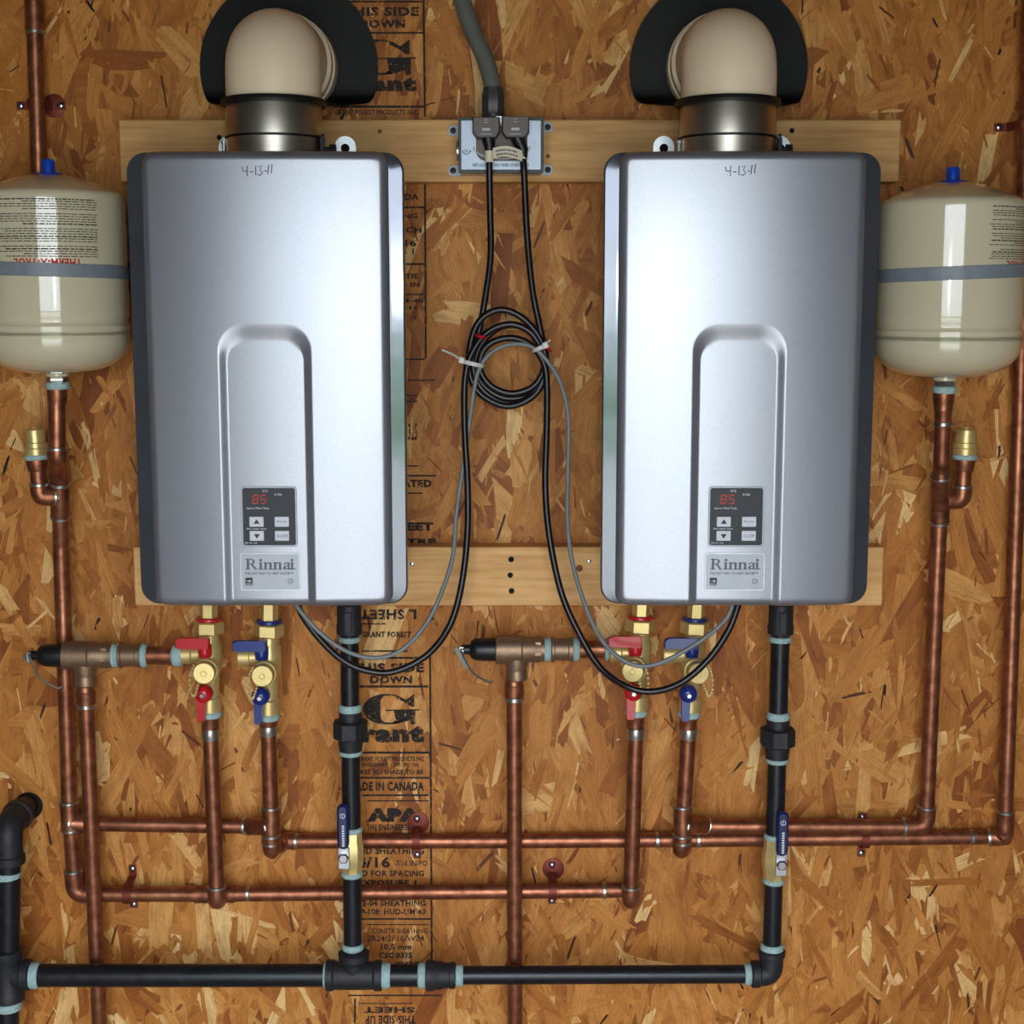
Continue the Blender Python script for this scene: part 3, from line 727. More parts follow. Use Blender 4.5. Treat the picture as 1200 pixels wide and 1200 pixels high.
# side stub with brass cap
def stub(label,pts,capx,y0,y1):
    root,W=pipe(label,pts,group='brass-capped copper stubs',fil=.014)
    fitting(root,[along(W[0],W[1],.2),W[1],along(W[1],W[2],.35)],fil=.014)
    top=W[-1]; up=(W[-1]-W[-2]).normalized()
    MB().lathe(top-up*.012,up,[(0,.0125),(.002,.0135),(.012,.0150),(.016,.0150)],20).build('adapter',M['copper'],root)
    MB().lathe(top+up*.004,up,[(0,.0150),(.002,.0172),(.006,.0170),(.008,.0150)],20).build('thread_sealant',M['sealant'],root)
    MB().lathe(top+up*.0115,up,[(0,.0165),(.008,.0165),(.009,.0155),(.010,.0165),(.016,.0165),(.017,.0145),(.034,.0140),(.036,.0120),(.0365,.008),(.028,.007)],24).build('brass_cap',M['brass'],root)
stub('brass-capped copper stub on the left riser under the tank',[(69,582,.066),(47,582,.075),(43.5,542,.075)],43,510,535)
stub('brass-capped copper stub on the right riser under the tank',[(1102,586,.060),(1127,586,.075),(1130,542,.075)],1130,505,535)

# pipe from the top-left corner behind the left tank
rt,W=pipe('copper pipe dropping from the top left corner behind the tank',[(38,-60,.024),(40,8,.024),(46,215,.024),(52,380,.022)],r=.0112)
fitting(rt,[(39.6,-8,.024),(41.2,38,.024)],r=.0130)

zA,zB,zC=.036,.020,.034
rt,W=pipe('short upper copper run left of the left blue valves',[(100,965,zA),(316,968.5,zA)])
ring(rt,P(286,968,zA),X); 
rt,W=pipe('long middle copper run from left blue valves to right outer riser',[(318,998,.062),(330,985.5,zB),(560,985.5,zB),(800,984,zB),(1165,980.5,zB),(1176,978,.030)],fil=.012)
ring(rt,P(347,985.5,zB),X); ring(rt,P(770,984.5,zB),X); ring(rt,P(818,984,zB),X); ring(rt,P(1138,981,zB),X)
fitting(rt,[(327,990,.034),(331,985.5,zB),(345,985.5,zB)],r=.0128,fil=.01,collar=False)
rt,W=pipe('lowest copper run between the two red valve drops',[(110,1048,zC),(245,1048,zC),(735,1043,zC)])
ring(rt,P(239,1048,zC),X); ring(rt,P(291,1047,zC),X); ring(rt,P(708,1043.5,zC),X)
fitting(rt,[(229,1048,zC),(275,1047.5,zC)],r=.0132,name='tee',collar=False)
rt,W=pipe('copper run from right blue valves to the inner right riser',[(808,968,zA),(1070,968.5,zA),(1084,962,.037),(1086,945,.037),(1104,600,.055),(1104.5,456,.118)] if False else [(808,968,zA),(1085,969,zA),(1101.5,590,.060),(1103.5,540,.100),(1106.3,452,.120)],r=.0114)
MB().lathe(P(1106.2,455,.12),-Z,[(0,.0145),(.019,.0140),(.022,.0128),(.030,.0128)],20).build('adapter',M['copper'],rt)
ring(rt,P(1105,497,.111),Z,.0122)
fitting(rt,[(1059,969,zA),(1084.5,969,zA),(1086,945,.038)],r=.0136); fitting(rt,[(1102.4,558,.092),(1101.5,595,.064),(1101,612,.059)],r=.0136,name='tee')
rt,W=pipe('outermost right copper riser running up beside the tank',[(1176,985,.024),(1177.5,972,.030),(1195,480,.030),(1204,120,.030),(1208,-40,.030)],fil=.008)
fitting(rt,[(1160,981,zB),(1177.5,981,.026),(1178.6,950,.030)],r=.0132)

zV=.066
def drop(label,x0,y0,x1,y1,zend,tee=None):
    rt,W=pipe(label,[(x0,y0,zV),(x1,y1,zV),(x1+1,y1-3,zend)],fil=.015)
    MB().lathe(P(x0,y0-4,zV),-Z,[(0,.0125),(.006,.0135),(.012,.0126),(.016,.0120)],18).build('solder_joint',M['solder'],rt)
    a,b=P(x0,y0,zV),P(x1,y1,zV)
    fitting(rt,[along(a,b,1-.022/(b-a).length),b,P(x1+1,y1-3,zend+.012)],r=.0132,fil=.015)
    if tee:
        fitting(rt,[P(tee[0],tee[1]-22,zV),P(tee[0],tee[1]+20,zV)],r=.0131,name='tee')
        fitting(rt,[P(tee[0],tee[1],zV),P(tee[0]+tee[2]*26,tee[1],zA)],r=.0131,name='tee_branch')
    return rt
drop('copper drop below the left red valves',246.5,858,254.5,1056,zC)
drop('copper drop below the left blue valves',314.5,853,318.5,996,zB,(317.5,968,-1))
drop('copper drop below the right red valves',745,857,739,1056,zC)
drop('copper drop below the right blue valves',807,857,798.5,996,zB,(800,967,1))

# relief-valve drain pipes
def drain(label,x0,y0,x1,y1):
    rt,W=pipe(label,[(x0,y0,.060),(x1,y1,.052)],group='relief drain pipes')
    a,b=W; u=(b-a).normalized()
    MB().lathe(a+u*.0,u,[(0,.0128),(.008,.0128),(.010,.0142),(.020,.0138),(.030,.0138),(.032,.0118)],20).build('adapter',M['copper'],rt)
    ring(rt,a+u*.030,u,.0132,.007)
    return rt
drain('copper drain pipe below the left relief valve',100,803,117,1212)
drain('copper drain pipe below the middle relief valve',602.5,795,603.5,1212)

# pipe clips
def clip(label,px,py,z,vertical=False,bell=False,hide=0):
    p=P(px,py,z); a=Z if not vertical else X; b=X if not vertical else Z
    r=thing('pipe_clip',label,'clip',(p.x,0,p.z),'copper pipe clips')
    out=[]; R=CR+.0004
    pts=[p+a*.034-Vector((0,p.y+.0025,0)),p+a*(R+.004)-Vector((0,p.y+.0025,0))]
    n=10; arc=[p+(a*math.cos(t)-Y*math.sin(t))*(R+.0012) for t in [math.pi*k/n for k in range(n+1)]]
    path=pts+arc+[p-a*(R+.004)-Vector((0,p.y+.0025,0)),p-a*.034-Vector((0,p.y+.0025,0))]
    mb=MB(); vs=[];fs=[]
    for q in path:
        for s in (-.0058,.0058): vs.append(q+b*s)
    m=len(path)
    nrm=[]
    for i in range(m):
        d=(path[min(i+1,m-1)]-path[max(i-1,0)]).normalized(); nn=d.cross(b); 
        if nn.dot(path[i]-Vector((p.x,0,p.z)))<0: nn=-nn
        if nn.y>0 and abs(nn.y)>.5: nn=-nn
        nrm.append(nn)
    k0=len(vs)
    for i,q in enumerate(path):
        for s in (-.0058,.0058): vs.append(q+nrm[i]*.0011+b*s)
    for i in range(m-1):
        fs.append((2*i,2*i+1,2*i+3,2*i+2)); fs.append((k0+2*i,k0+2*i+2,k0+2*i+3,k0+2*i+1))
        fs.append((2*i,2*i+2,k0+2*i+2,k0+2*i)); fs.append((2*i+1,k0+2*i+1,k0+2*i+3,2*i+3))
    mb.add(vs,fs); mb.build('strap',M['clip'],r)
    for s in (1,-1):
        c=p+a*s*.028; c=Vector((c.x,-.0036,c.z))
        MB().lathe(c,-Y,[(0,.0052),(.0016,.0050),(.003,.0034),(.0036,.0012)],12).build('screw',M['screw'],r)
    if bell: MB().lathe(Vector((p.x,-.0016,p.z))+(X*.018 if vertical else X*.002+Z*.021),-Y,[(0,.0165),(.0012,.0163),(.0018,.0150)],24).build('backing_plate',M['clip'],r)
clip('copper clip on the pipe in the top left corner',43.5,122,.020,True,True)
clip('copper clip on lowest run near the left drain pipe',150,1048,zC)
clip('copper clip over the printed stamp on middle run',488,985,.020,bell=True)
clip('copper clip on lowest run right of the middle drain pipe',647.5,1043.5,zC,bell=True)
clip('copper clip on middle run right of right gas valve',1013,983,.020)
clip('copper clip on outer right riser near the top edge',1200,147,.026,True)

# ------------------------------------------------------------------ isolation valves
def iso(label,cxt,cxb,y0,col,capdx,capq,side_cap,dlx=0):
    """cxt/cxb: body centre at top/bottom; y0: top of the hex nut"""
    px=lambda dy: cxt+(cxb-cxt)*dy/110
    top=P(cxt,y0-18,zV); bot=P(cxb,y0+112,zV); u=(bot-top).normalized(); k=S(y0+50,zV)
    r=thing('isolation_valve',label,'valve',bot,'brass isolation valves under the heaters')
    at_=lambda dy: P(px(dy),y0+dy,zV)
    def lz(dy,prof,name,mat,seg=22,ph=0.0): return MB().lathe(at_(dy),u,prof,seg,phase=ph).build(name,M[mat],r)
    lz(-24,[(0,.0125),(.028,.0125)],'nipple','brass',6,.52)
    lz(-5,[(0,.0165),(.001,.0185),(.004,.0185),(.005,.0165)],'washer_ring',col)
    lz(-.5,[(0,.0185),(.002,.0212),(.017,.0212),(.0195,.018)],'union_nut','brass',6,.52)
    lz(14,[(0,.0145),(.012,.0150),(.016,.0175),(.046,.0182),(.056,.0160),(.060,.0138),(.092,.0136),(.094,.0160),(.1135,.0160),(.115,.014)],'body','brass')
    # side port to the left
    c=at_(39); 
    prof=[(0,.012),(.018,.0118),(.020,.0135),(.034,.0135),(.036,.0120)]
    if side_cap: prof=[(0,.012),(.020,.0125),(.021,.0145),(.036,.0145),(.0375,.0125)]
    MB().lathe(c-X*.006,-X,prof,20).build('outlet_port',M['brass'],r)
    # upper lever: bar to the left with boss
    mb=MB(); b=at_(21)+Vector((0,-.024,0)); dx=dlx*k
    out=[(-.040,-.0055),(-.038,-.0072),(-.012,-.0075),(.006,-.0085),(.0085,-.006),(.0085,.0072),(.006,.0085),(-.034,.0085),(-.040,.005)]
    mb.poly(b+X*dx,X,Z,-Y,out,.0085,.06)
    lv=mb.build('shutoff_lever',M[col],r)
    MB().lathe(at_(24)+Vector((dx,-.0205,0)),-Z,[(0,.0098),(.010,.0098),(.016,.0092),(.0175,.0082)],18).build('lever_boss',M[col],lv)
    MB().lathe(at_(33)+Vector((dx,-.0205,0)),-Z,[(0,.0055),(.008,.0055)],14).build('stem',M['brass'],r)
    # drain port and cap facing the room
    cp=at_(53)+Vector((-.001,0,0)); q=Vector((capq,-1,.05)).normalized()
    MB().lathe(cp+q*.012,q,[(0,.013),(.014,.013),(.0145,.0178),(.018,.0180),(.0195,.0165),(.0205,.0172),(.023,.0172),(.024,.015),(.030,.015)],26).build('drain_port',M['brass'],r)
    cap=MB().lathe(cp+q*.040,q,[(0,.0146),(.001,.0154),(.010,.0154),(.0118,.0142),(.0118,.0045),(.0108,.004),(.0108,.0030),(.0122,.0026)],28).build('drain_cap',M['brass'],r)
    # bead chain
    mb=MB(); c0=cp+q*.045; sg=-1 if capdx<=0 else 1
    pts=spline([c0+Vector((sg*.014,0,.010)),c0+Vector((sg*.0200,0,-.004)),c0+Vector((sg*.0215,.004,-.026)),c0+Vector((sg*.0170,.006,-.036)),c0+Vector((sg*.0125,.002,-.028)),c0+Vector((sg*.0080,-.001,-.014))],6)
    for p in pts[::2]: mb.sphere(p,.0022,6,4)
    mb.tube(pts,.0005,5); mb.build('bead_chain',M['brass'],r)
    # lower lever: round hub and a blade hanging down
    lo=at_(80)+Vector((-.003+dlx*k*.6,-.018,0)) ; bl=-.003
    mb=MB(); mb.lathe(lo,-Y,[(0,.0128),(.009,.0128),(.013,.0112),(.0165,.006),(.017,.002)],22)
    l2=mb.build('drain_lever',M[col],r)
    bd=[(-.0090,0),(.0050,0),(.0045,-.012),(.0035,-.026),(.0028,-.038),(.0015,-.040),(-.0075,-.040),(-.0085,-.038)]
    MB().poly(lo-Y*.004+X*-.001,X,Z,-Y,bd,.0075,.08).build('lever_blade',M[col],l2)
    MB().lathe(lo-Y*.0165,-Y,[(0,.0042),(.002,.0042),(.003,.003)],6).build('lever_screw',M['screw'],l2)
    lz(105,[(0,.0150),(.002,.0168),(.006,.0166),(.009,.0150)],'thread_sealant','sealant')
    lz(110,[(0,.0142),(.004,.0142),(.007,.0128),(.020,.0128)],'adapter','copper')
iso('red-lever brass isolation valve under the left heater',245,246.5,728,'red',-6,.06,False,-2)
iso('blue-lever brass isolation valve under the left heater',315.5,314.5,731,'blue',-14,.0,True,-6)
iso('red-lever brass isolation valve under the right heater',750.5,745,726,'red',8,-.22,False,-6)
iso('blue-lever brass isolation valve under the right heater',814.5,807,728,'blue',10,.08,True,-4)

# ------------------------------------------------------------------ relief valves
def relief(label,dx,dy,x_end):
    z=zV; yc=768+dy
    Q=lambda x,y=768,zz=z: P(x+dx,y+dy,zz)
    k=S(yc,z); r=thing('relief_valve',label,'valve',Q(100,803),'bronze relief valves')
    o=Q(75); Lm=lambda x:(Q(x)-o).dot(X)
    MB().lathe(o,X,[(0,.0195),(.001,.0205),(Lm(105),.0205),(Lm(106.5),.0185),(Lm(122),.0178),(Lm(124),.0172),(Lm(132),.0172)],30).build('body',M['bronze'],r)
    MB().lathe(o+X*Lm(121),X,[(0,.0188),(.008,.0188)],6,phase=.26).build('wrench_flat',M['bronze'],r)
    od=Q(99.5,775)
    MB().lathe(od,-Z,[(0,.0165),(.012,.0160),(.020,.0145),(.022,.0155),(.034,.0155),(.036,.013)],26).build('drain_outlet',M['bronze'],r)
    MB().lathe(o+X*.001,-X,[(0,.0165),(.003,.0168),(.026,.0162),(.032,.0150),(.0365,.0120),(.038,.0072),(.050,.0066),(.051,.004)],26).build('bonnet',M['blackplastic'],r)
    tip=Q(35,770); 
    lv=MB(); lv.rbox(tip,X,Z,-Y,.007,.016,.006,.001); lv.lathe(tip+Vector((.001,-.010,.002)),Y,[(0,.0022),(.016,.0022)],8); lv.lathe(tip-X*.001,-X,[(0,.0045),(.008,.0035),(.010,.0015)],10)
    h=lv.build('lever_pivot',M['galv'],r)
    lv=MB(); lv.tube(spline([Q(34,768,z+.010),Q(38,778,z+.012),Q(48,795,z+.010),Q(66,806,z+.006),Q(72,805,z+.004)],6),.0016,6)
    a,b=Q(28,766,z+.008),Q(41,790,z+.012); d=(b-a).normalized(); lv.layers((a+b)/2,d,d.cross(Y).normalized(),-Y,[(rrect((b-a).length,.006,.002),0),(rrect((b-a).length,.006,.002),.0012)]) if dx else None
    lv.build('test_lever',M['leverwire'],r)
    # threaded run to the hot valve
    def rr(x0,x1,prof,name,mat,seg=24,ph=0): 
        a=Q(x0); Lx=(Q(x1)-a).dot(X); MB().lathe(a,X,[(t*Lx,q) for t,q in prof],seg,phase=ph).build(name,M[mat],r)
    rr(131,140,[(0,.0155),(.2,.0172),(.5,.0162),(.8,.0175),(1,.0155)],'thread_sealant','sealant')
    rr(139.5,166,[(0,.0165),(.05,.0185),(.14,.0185),(.18,.0160),(.76,.0160),(.8,.0172),(.97,.0172),(1,.0150)],'brass_coupling','bronze')
    rr(165,173,[(0,.0150),(.3,.0176),(.7,.0168),(1,.0142)],'thread_sealant','sealant')
    rr(170,206,[(0,.0128),(1,.0128)],'copper_nipple','copper')
    rr(202,x_end,[(0,.0132),(.2,.0158),(.7,.0160),(1,.0138)],'thread_sealant','sealant')
relief('bronze relief valve at far left beside the left riser',0,0,214)
relief('bronze relief valve between the two heaters',506,-7,208)

# ------------------------------------------------------------------ black iron gas pipe
zG=.088; GR,G1=.0133,.0166
def seal(root,p,ax,r,wd=.010):
    wd_=wd; prof=[(0,r),(wd*.15,r+.0016),(wd*.4,r+.0012),(wd*.6,r+.0022),(wd*.85,r+.0014),(wd,r)]
    MB().lathe(Vector(p)-Vector(ax).normalized()*wd/2,ax,prof,22).build('thread_sealant',M['sealant'],root)
def tube_part(root,name,a,b,r,mat='iron',seg=24): return MB().tube([a,along(a,b,.5),b],r,seg).build(name,M[mat],root,ang=50)
def cast(root,name,o,ax,prof,seg=28,ph=0.0,mat='castiron'): return MB().lathe(o,ax,prof,seg,phase=ph).build(name,M[mat],root)
# supply on the far left: out of the wall, elbow, down through a tee
rs=thing('gas_pipe','black iron gas supply at the far left edge coming out of wall','pipe',P(10,1200,zG),'black iron gas pipes')
wh=P(33,942,0.0); el=P(9,968,zG)
tube_part(rs,'wall_stub',wh+Y*.06,along(wh,el,.75),.0162)
MB().lathe(P(34,944,.0012),-Y,[(0,.021),(.0012,.021)],22).build('wall_hole',M['hole'],rs)
MB().tube(fillet([along(wh,el,.45),el,el-Z*.050],.030,10),.0200,26).build('elbow',M['castiron'],rs,ang=50)
d=(el-wh).normalized(); cast(rs,'elbow_collar',along(wh,el,.42),d,[(0,.0195),(.002,.0225),(.013,.0225),(.015,.020)]); cast(rs,'elbow_collar',el-Z*.042,-Z,[(0,.020),(.002,.0225),(.013,.0225),(.015,.020)])
tube_part(rs,'pipe',el-Z*.04,P(9,1212,zG),.0166)
seal(rs,P(9,1025,zG),Z,.0170,.010); seal(rs,P(9.5,1117,zG),Z,.0175,.012); seal(rs,P(10,1178,zG),Z,.0175,.012)
tc=P(9.5,1142,zG)
cast(rs,'tee',tc+Z*.040,-Z,[(0,.019),(.002,.0225),(.012,.0225),(.016,.0205),(.064,.0205),(.068,.0225),(.078,.0225),(.080,.019)])
cast(rs,'tee_branch',tc,X,[(0,.0185),(.020,.0205),(.022,.0225),(.032,.0225),(.034,.019)])

# horizontal manifold
rm=thing('gas_pipe','black iron gas manifold along the bottom with centre tee and reducer','pipe',P(415,1141,zG),'black iron gas pipes')
m0,m1=P(38,1143,zG),P(386,1143,zG)
tube_part(rm,'pipe',m0,m1,G1); seal(rm,P(41,1143,zG),X,.0174,.014); seal(rm,P(384,1143,zG),X,.0170,.011)
tcn=P(415,1143,zG)
cast(rm,'tee',tcn-X*.041,X,[(0,.019),(.001,.0222),(.010,.0222),(.013,.0200),(.030,.0205),(.052,.0205),(.069,.0200),(.072,.0222),(.081,.0222),(.082,.019)])
cast(rm,'tee_branch',tcn,Z,[(0,.019),(.018,.0185),(.024,.0205),(.026,.0225),(.035,.0225),(.037,.019)])
seal(rm,P(451,1143,zG),X,.0168,.017); tube_part(rm,'nipple',P(446,1143,zG),P(500,1143,zG),G1); seal(rm,P(494.5,1143,zG),X,.0170,.011)
rd=P(499,1143,zG); Lr=(P(534,1143,zG)-rd).x
cast(rm,'reducer',rd,X,[(0,.0195),(.001,.0222),(.009,.0224),(.012,.0210),(Lr*.5,.0200),(Lr*.7,.0178),(Lr-.009,.0178),(Lr-.008,.0192),(Lr-.001,.0192),(Lr,.016)])
seal(rm,P(538.5,1142.8,zG),X,.0140,.011); tube_part(rm,'pipe',P(533,1142.8,zG),P(874,1141.5,zG),GR)
seal(rm,P(876,1141.5,zG),X,.0142,.010)
# risers
def riser(label,xb,xt,y_bot,elbow,lever,union_y,valve_y,word):
    xx=lambda y: xt+(xb-xt)*(y-745)/(1110-745)
    G=lambda y,z=zG: P(xx(y),y,z)
    rt=thing('gas_pipe',label,'pipe',G(y_bot),'black iron gas pipes')
    u=(G(1100)-G(760)).normalized()
    cast(rt,'bell_coupling',G(706),u,[(0,.0150),(.003,.0172),(.030,.0172),(.032,.0182),(.044,.0182),(.046,.0150)])
    MB().rbox(G(727)-Y*.0155,X,Z,-Y,.010,.030,.004,.001).build('coupling_flat',M['castiron'],rt)
    tube_part(rt,'pipe',G(740),G(union_y-14),GR); seal(rt,G(749),u,.0142,.008)
    seal(rt,G(union_y-22),u,.0146,.012)
    cast(rt,'union',G(union_y-19),u,[(0,.0150),(.002,.0165),(.014,.0165),(.016,.0200)])
    cast(rt,'union_nut',G(union_y-8),u,[(0,.0225),(.002,.0255),(.024,.0255),(.027,.021)],8,.39)
    cast(rt,'union',G(union_y+12),u,[(0,.0180),(.010,.0175),(.014,.0165),(.019,.0165),(.020,.014)])
    seal(rt,G(union_y+19),u,.0150,.006); seal(rt,G(union_y+30),u,.0146,.007)
    tube_part(rt,'pipe',G(union_y+16),G(valve_y-24),GR)
    tube_part(rt,'pipe',G(valve_y+20),G(y_bot-4),GR)
    rv=thing('gas_shutoff_valve',word,'valve',G(valve_y+24),'blue-handled gas shutoff valves')
    seal(rv,G(valve_y-26),u,.0140,.008); seal(rv,G(valve_y+26),u,.0140,.008)
    cast(rv,'body',G(valve_y-24),u,[(0,.0140),(.003,.0155),(.014,.0155),(.020,.0175),(.036,.0180),(.048,.0170),(.052,.0150),(.062,.0150),(.064,.0130)],8,.2,'brass')
    hx=lever; p=G(valve_y)+Vector((hx*S(1000,zG),-.018,0))
    cast(rv,'handle_stem',p+Y*.012,-Y,[(0,.008),(.010,.008)],12,0,'brass')
    MB().rbox(p+Vector((0,-.001,-.002)),X,Z,-Y,.016,.032,.003,.002).build('handle_plate',M['galv'],rv)
    MB().lathe(p+Vector((0,-.004,.0)),-Y,[(0,.0080),(.006,.0080),(.0075,.006)],6).build('handle_nut',M['screw'],rv)
    hd=MB().rbox(p+Vector((0,-.002,.0465)),X,Z,-Y,.0165,.066,.009,.008,.003,6).build('lever_handle',M['navy'],rv)
    q=MB(); fz=p.y-.0113
    hm=p+Vector((0,0,.0465))
    def HF(a,b): return Vector((hm.x+a,fz,hm.z+b))
    for i in range(9): q.add([HF(-.0012,-.028+i*.0036),HF(.0022,-.028+i*.0036),HF(.0022,-.0258+i*.0036),HF(-.0012,-.0258+i*.0036)],[(0,1,2,3)])
    q.tube([HF(.0035*math.cos(t),.017+.0035*math.sin(t)) for t in [2*math.pi*k/12 for k in range(13)]],.0005,4); q.tube([HF(0,.0135),HF(0,.0205)],.0005,4)
    q.build('handle_print',M['whiteprint'],hd,fix=False)
    return rt,G,u
rt,G,u=riser('black iron gas riser under the left heater with octagon union',413.5,409.5,1125,False,-7.5,852,998,'blue-handled brass gas valve on the left gas riser')
seal(rt,G(1109),u,.0142,.010); seal(rt,G(1118),u,.0165,.006)
rt,G,u=riser('black iron gas riser under the right heater ending in an elbow',904.5,914.5,1115,True,5,861,1006,'blue-handled brass gas valve on the right gas riser')
eb=P(903.5,1141.5,zG); et=G(1113)
MB().tube(fillet([et,eb,P(880,1141.5,zG)],.030,10),.0172,26).build('elbow',M['castiron'],rt,ang=50)
cast(rt,'elbow_collar',G(1112),u,[(0,.016),(.002,.0195),(.010,.0195),(.012,.017)]); cast(rt,'elbow_collar',P(891,1141.5,zG),-X,[(0,.017),(.002,.0195),(.012,.0195),(.014,.016)])
seal(rt,G(1110),u,.0150,.012)

# ------------------------------------------------------------------ outlet box, conduit
zb=.092
a0,a1=P(538,138,zb),P(636,202,zb); bc=(a0+a1)/2; bw,bh=(a1-a0).x,(a0-a1).z
ob=thing('outlet_box','galvanised outlet box on the upper board between the heaters','outlet',(bc.x,-.038,bc.z))
MB().rbox(Vector((bc.x,-.0385,bc.z)),X,Z,-Y,bw,bh,zb-.042,.003,.001).build('box',M['galv'],ob)
MB().rbox(Vector((bc.x,-(zb-.0035),bc.z)),X,Z,-Y,bw+.002,bh+.002,.0012,.003,.0005).build('cover_edge',M['blackplastic'],ob)
cv=MB().rbox(Vector((bc.x,-(zb-.0024),bc.z)),X,Z,-Y,bw-.004,bh-.006,.0026,.002,.0008).build('cover_plate',M['cover'],ob)
CF=lambda px,py: P(px,py,zb+.0005)
for (px,py) in ((531,153),(531,200),(642,149),(642,199)):
    sd=1 if px>590 else -1; c=P(px,py,.042); 
    tab=MB(); tab.poly(Vector((c.x,-.0385,c.z)),X,Z,-Y,[(sd*q,w_) for q,w_ in [(.0075*math.cos(math.radians(t)),.0075*math.sin(math.radians(t))) for t in range(-90,91,20)]+[(-.012,.0075),(-.012,-.0075)]],.003).build('mounting_tab',M['tab'],ob)
    MB().lathe(Vector((c.x,-.0415,c.z)),-Y,[(0,.0042),(.0012,.0042),(.002,.003)],12).build('tab_screw',M['castiron'],ob)
kc=P(534,177,.066); MB().lathe(Vector((bc.x-bw/2+.002,-.066,kc.z)),-X,[(0,.0125),(.006,.0125),(.007,.010)],20).build('knockout_plug',M['galv'],ob)
# duplex receptacle face behind the plugs
q=MB(); q.rbox(P(588,168,zb)+Y*.001,X,Z,-Y,60*S(170,zb),40*S(170,zb),.0025,.013,.0008,6); rc=q.build('receptacle',M['plug'],ob)
q=MB(); q.tube([P(555+1.5*0+33+ -33*math.cos(t),172+14*math.sin(t),zb+.001) for t in [math.pi*k/20 for k in range(21)]],.0011,6); q.build('receptacle_rim',M['whiteplastic'],ob)
MB().poly(P(586.5,138.5,zb+.0005),X,Z,-Y,[(-.006,.002),(-.006,-.001),(-.002,-.0055),(.002,-.0055),(.006,-.001),(.006,.002)],.004).build('cover_clip',M['galv'],ob)
for px in (555.5,616.5): MB().rbox(P(px,140,zb+.0005),X,Z,-Y,.0042,.0055,.003,.0006).build('cover_clip',M['galv'],ob)
q=MB(); text_fit(q,'WET LOCATION ONLY WHEN COVER CLOSED',553.5,620,191.5,195.5,lambda a,b:P(a,b,zb+.0006),.03)
f=lambda a,b:P(a,b,zb+.0006)
q.tube([f(546.5+4.2*math.cos(t),177.3+3.4*math.sin(t)) for t in [math.radians(-20+220*k/12) for k in range(13)]][::-1],.0005,4); q.tube([f(541.5,178),f(543,178)],.0005,4); q.tube([f(550,177.5),f(552.5,177.5)],.0005,4); q.tube([f(545,175),f(545,179)],.0004,4); q.tube([f(547.5,175),f(547.5,179)],.0004,4)
q.build('cover_print',M['darkprint'],cv,ang=180,fix=False)

cn=P(578,120,.064); boxtop=bc.z+bh/2
r=thing('flexible_conduit','grey flexible conduit curving down from the top into outlet box','conduit',Vector((cn.x,-.064,boxtop)))
MB().tube(spline([P(500,-110,.030),P(533,-24,.036),(P(552,32,.046)),P(568,68,.056),Vector((cn.x-.0012,-.064,P(577,100,.064).z)),Vector((cn.x,-.064,P(577,124,.064).z))],8),.0118,20).build('conduit_hose',M['conduit'],r,ang=60)
b0=Vector((cn.x,-.064,boxtop))
MB().lathe(b0,Z,[(0,.0138),(.003,.0138),(.0035,.0158),(.008,.0160)],24).build('connector_base',M['connector'],r)
MB().lathe(b0+Z*.007,Z,[(0,.0148),(.002,.0163),(.026,.0163),(.029,.0150),(.036,.0142),(.037,.012)],8,phase=.39).build('connector_nut',M['connector'],r)

# ------------------------------------------------------------------ cords
def cord(label,pts,plug,group,r_=.0047,rot=0):
    W=spline([P(*p) for p in pts],9)
    rt=thing('power_cord',label,'cord',W[0],group)
    MB().tube(W,r_,10).build('cord',M['cord'],rt,ang=80)
    x0,x1,y0,y1=plug
    o=(P(x0,(y0+y1)/2,zb+.004)+P(x1,(y0+y1)/2,zb+.004))/2; wd=(x1-x0)*S(150,zb); ht=(y1-y0)*S(150,zb)
    out=[(-wd/2,ht*.5),(wd/2,ht*.5),(wd/2,-ht*.22),(wd*.36,-ht*.5),(-wd*.36,-ht*.5),(-wd/2,-ht*.22)]
    pg=MB().layers(o+Y*.0015,X,Z,-Y,[(out,0),(out,.016),([(a*.9,b*.9) for a,b in out],.0205)]).build('plug',M['plug'],rt)
    q=MB()
    for j,(ww,yy) in enumerate(((.30,-.10),(.44,-.32),(.12,.22),(.12,.34))):
        hgt=.0022 if j==0 else .0007
        if j==0:
            for i in range(5): q.rbox(o+Vector((-wd*ww/2+wd*ww*(i+.5)/5,-.0189,ht*yy)),X,Z,-Y,wd*ww/6.5,.0034,.0004,.0003,.0001,2)
        else: q.rbox(o+Vector((0,-.0189,ht*yy)),X,Z,-Y,wd*ww,.0008,.0004,.0003,.0001,2)
    q.build('moulded_mark',M['badge'],pg)
    a=P(pts[0][0]-.5,pts[0][1]-6,zb+.012); b=W[0]
    MB().tube([P((x0+x1)/2+(2 if x0<570 else 2),y1-2,zb+.013),along(a,b,.3),W[2]],[.0095,.0075,.0052],14).build('strain_relief',M['blackplastic'],rt)
    return rt
zo=.105
c1=cord('black power cord of the left heater with coiled slack',[(574,176,zo),(573.5,200,zo+.003),(574.5,250,.100),(575,300,.085),(568.5,350,.070),(560,395,.064),(554,425,.062),(562,452,.062),(585,470,.062),(612,470,.066),(634,450,.070),(640,425,.070),(632,395,.072),(610,371,.074),(585,363,.074),(562,376,.072),(551,405,.070),(551,440,.066),(566,464,.066),(597,476,.068),(628,461,.070),(639,430,.070),(626,394,.072),(600,380,.072),(572,389,.074),(553,414,.078),(545,445,.080),(544.5,500,.082),(548,570,.086),(547.5,630,.096),(540,690,.105),(526,735,.115),(500,768,.128),(462,787,.134),(430,786,.136),(402,774,.136),(376,750,.138),(355,722,.140),(346,700,.140)],(554,586,139,163),'black heater power cords')
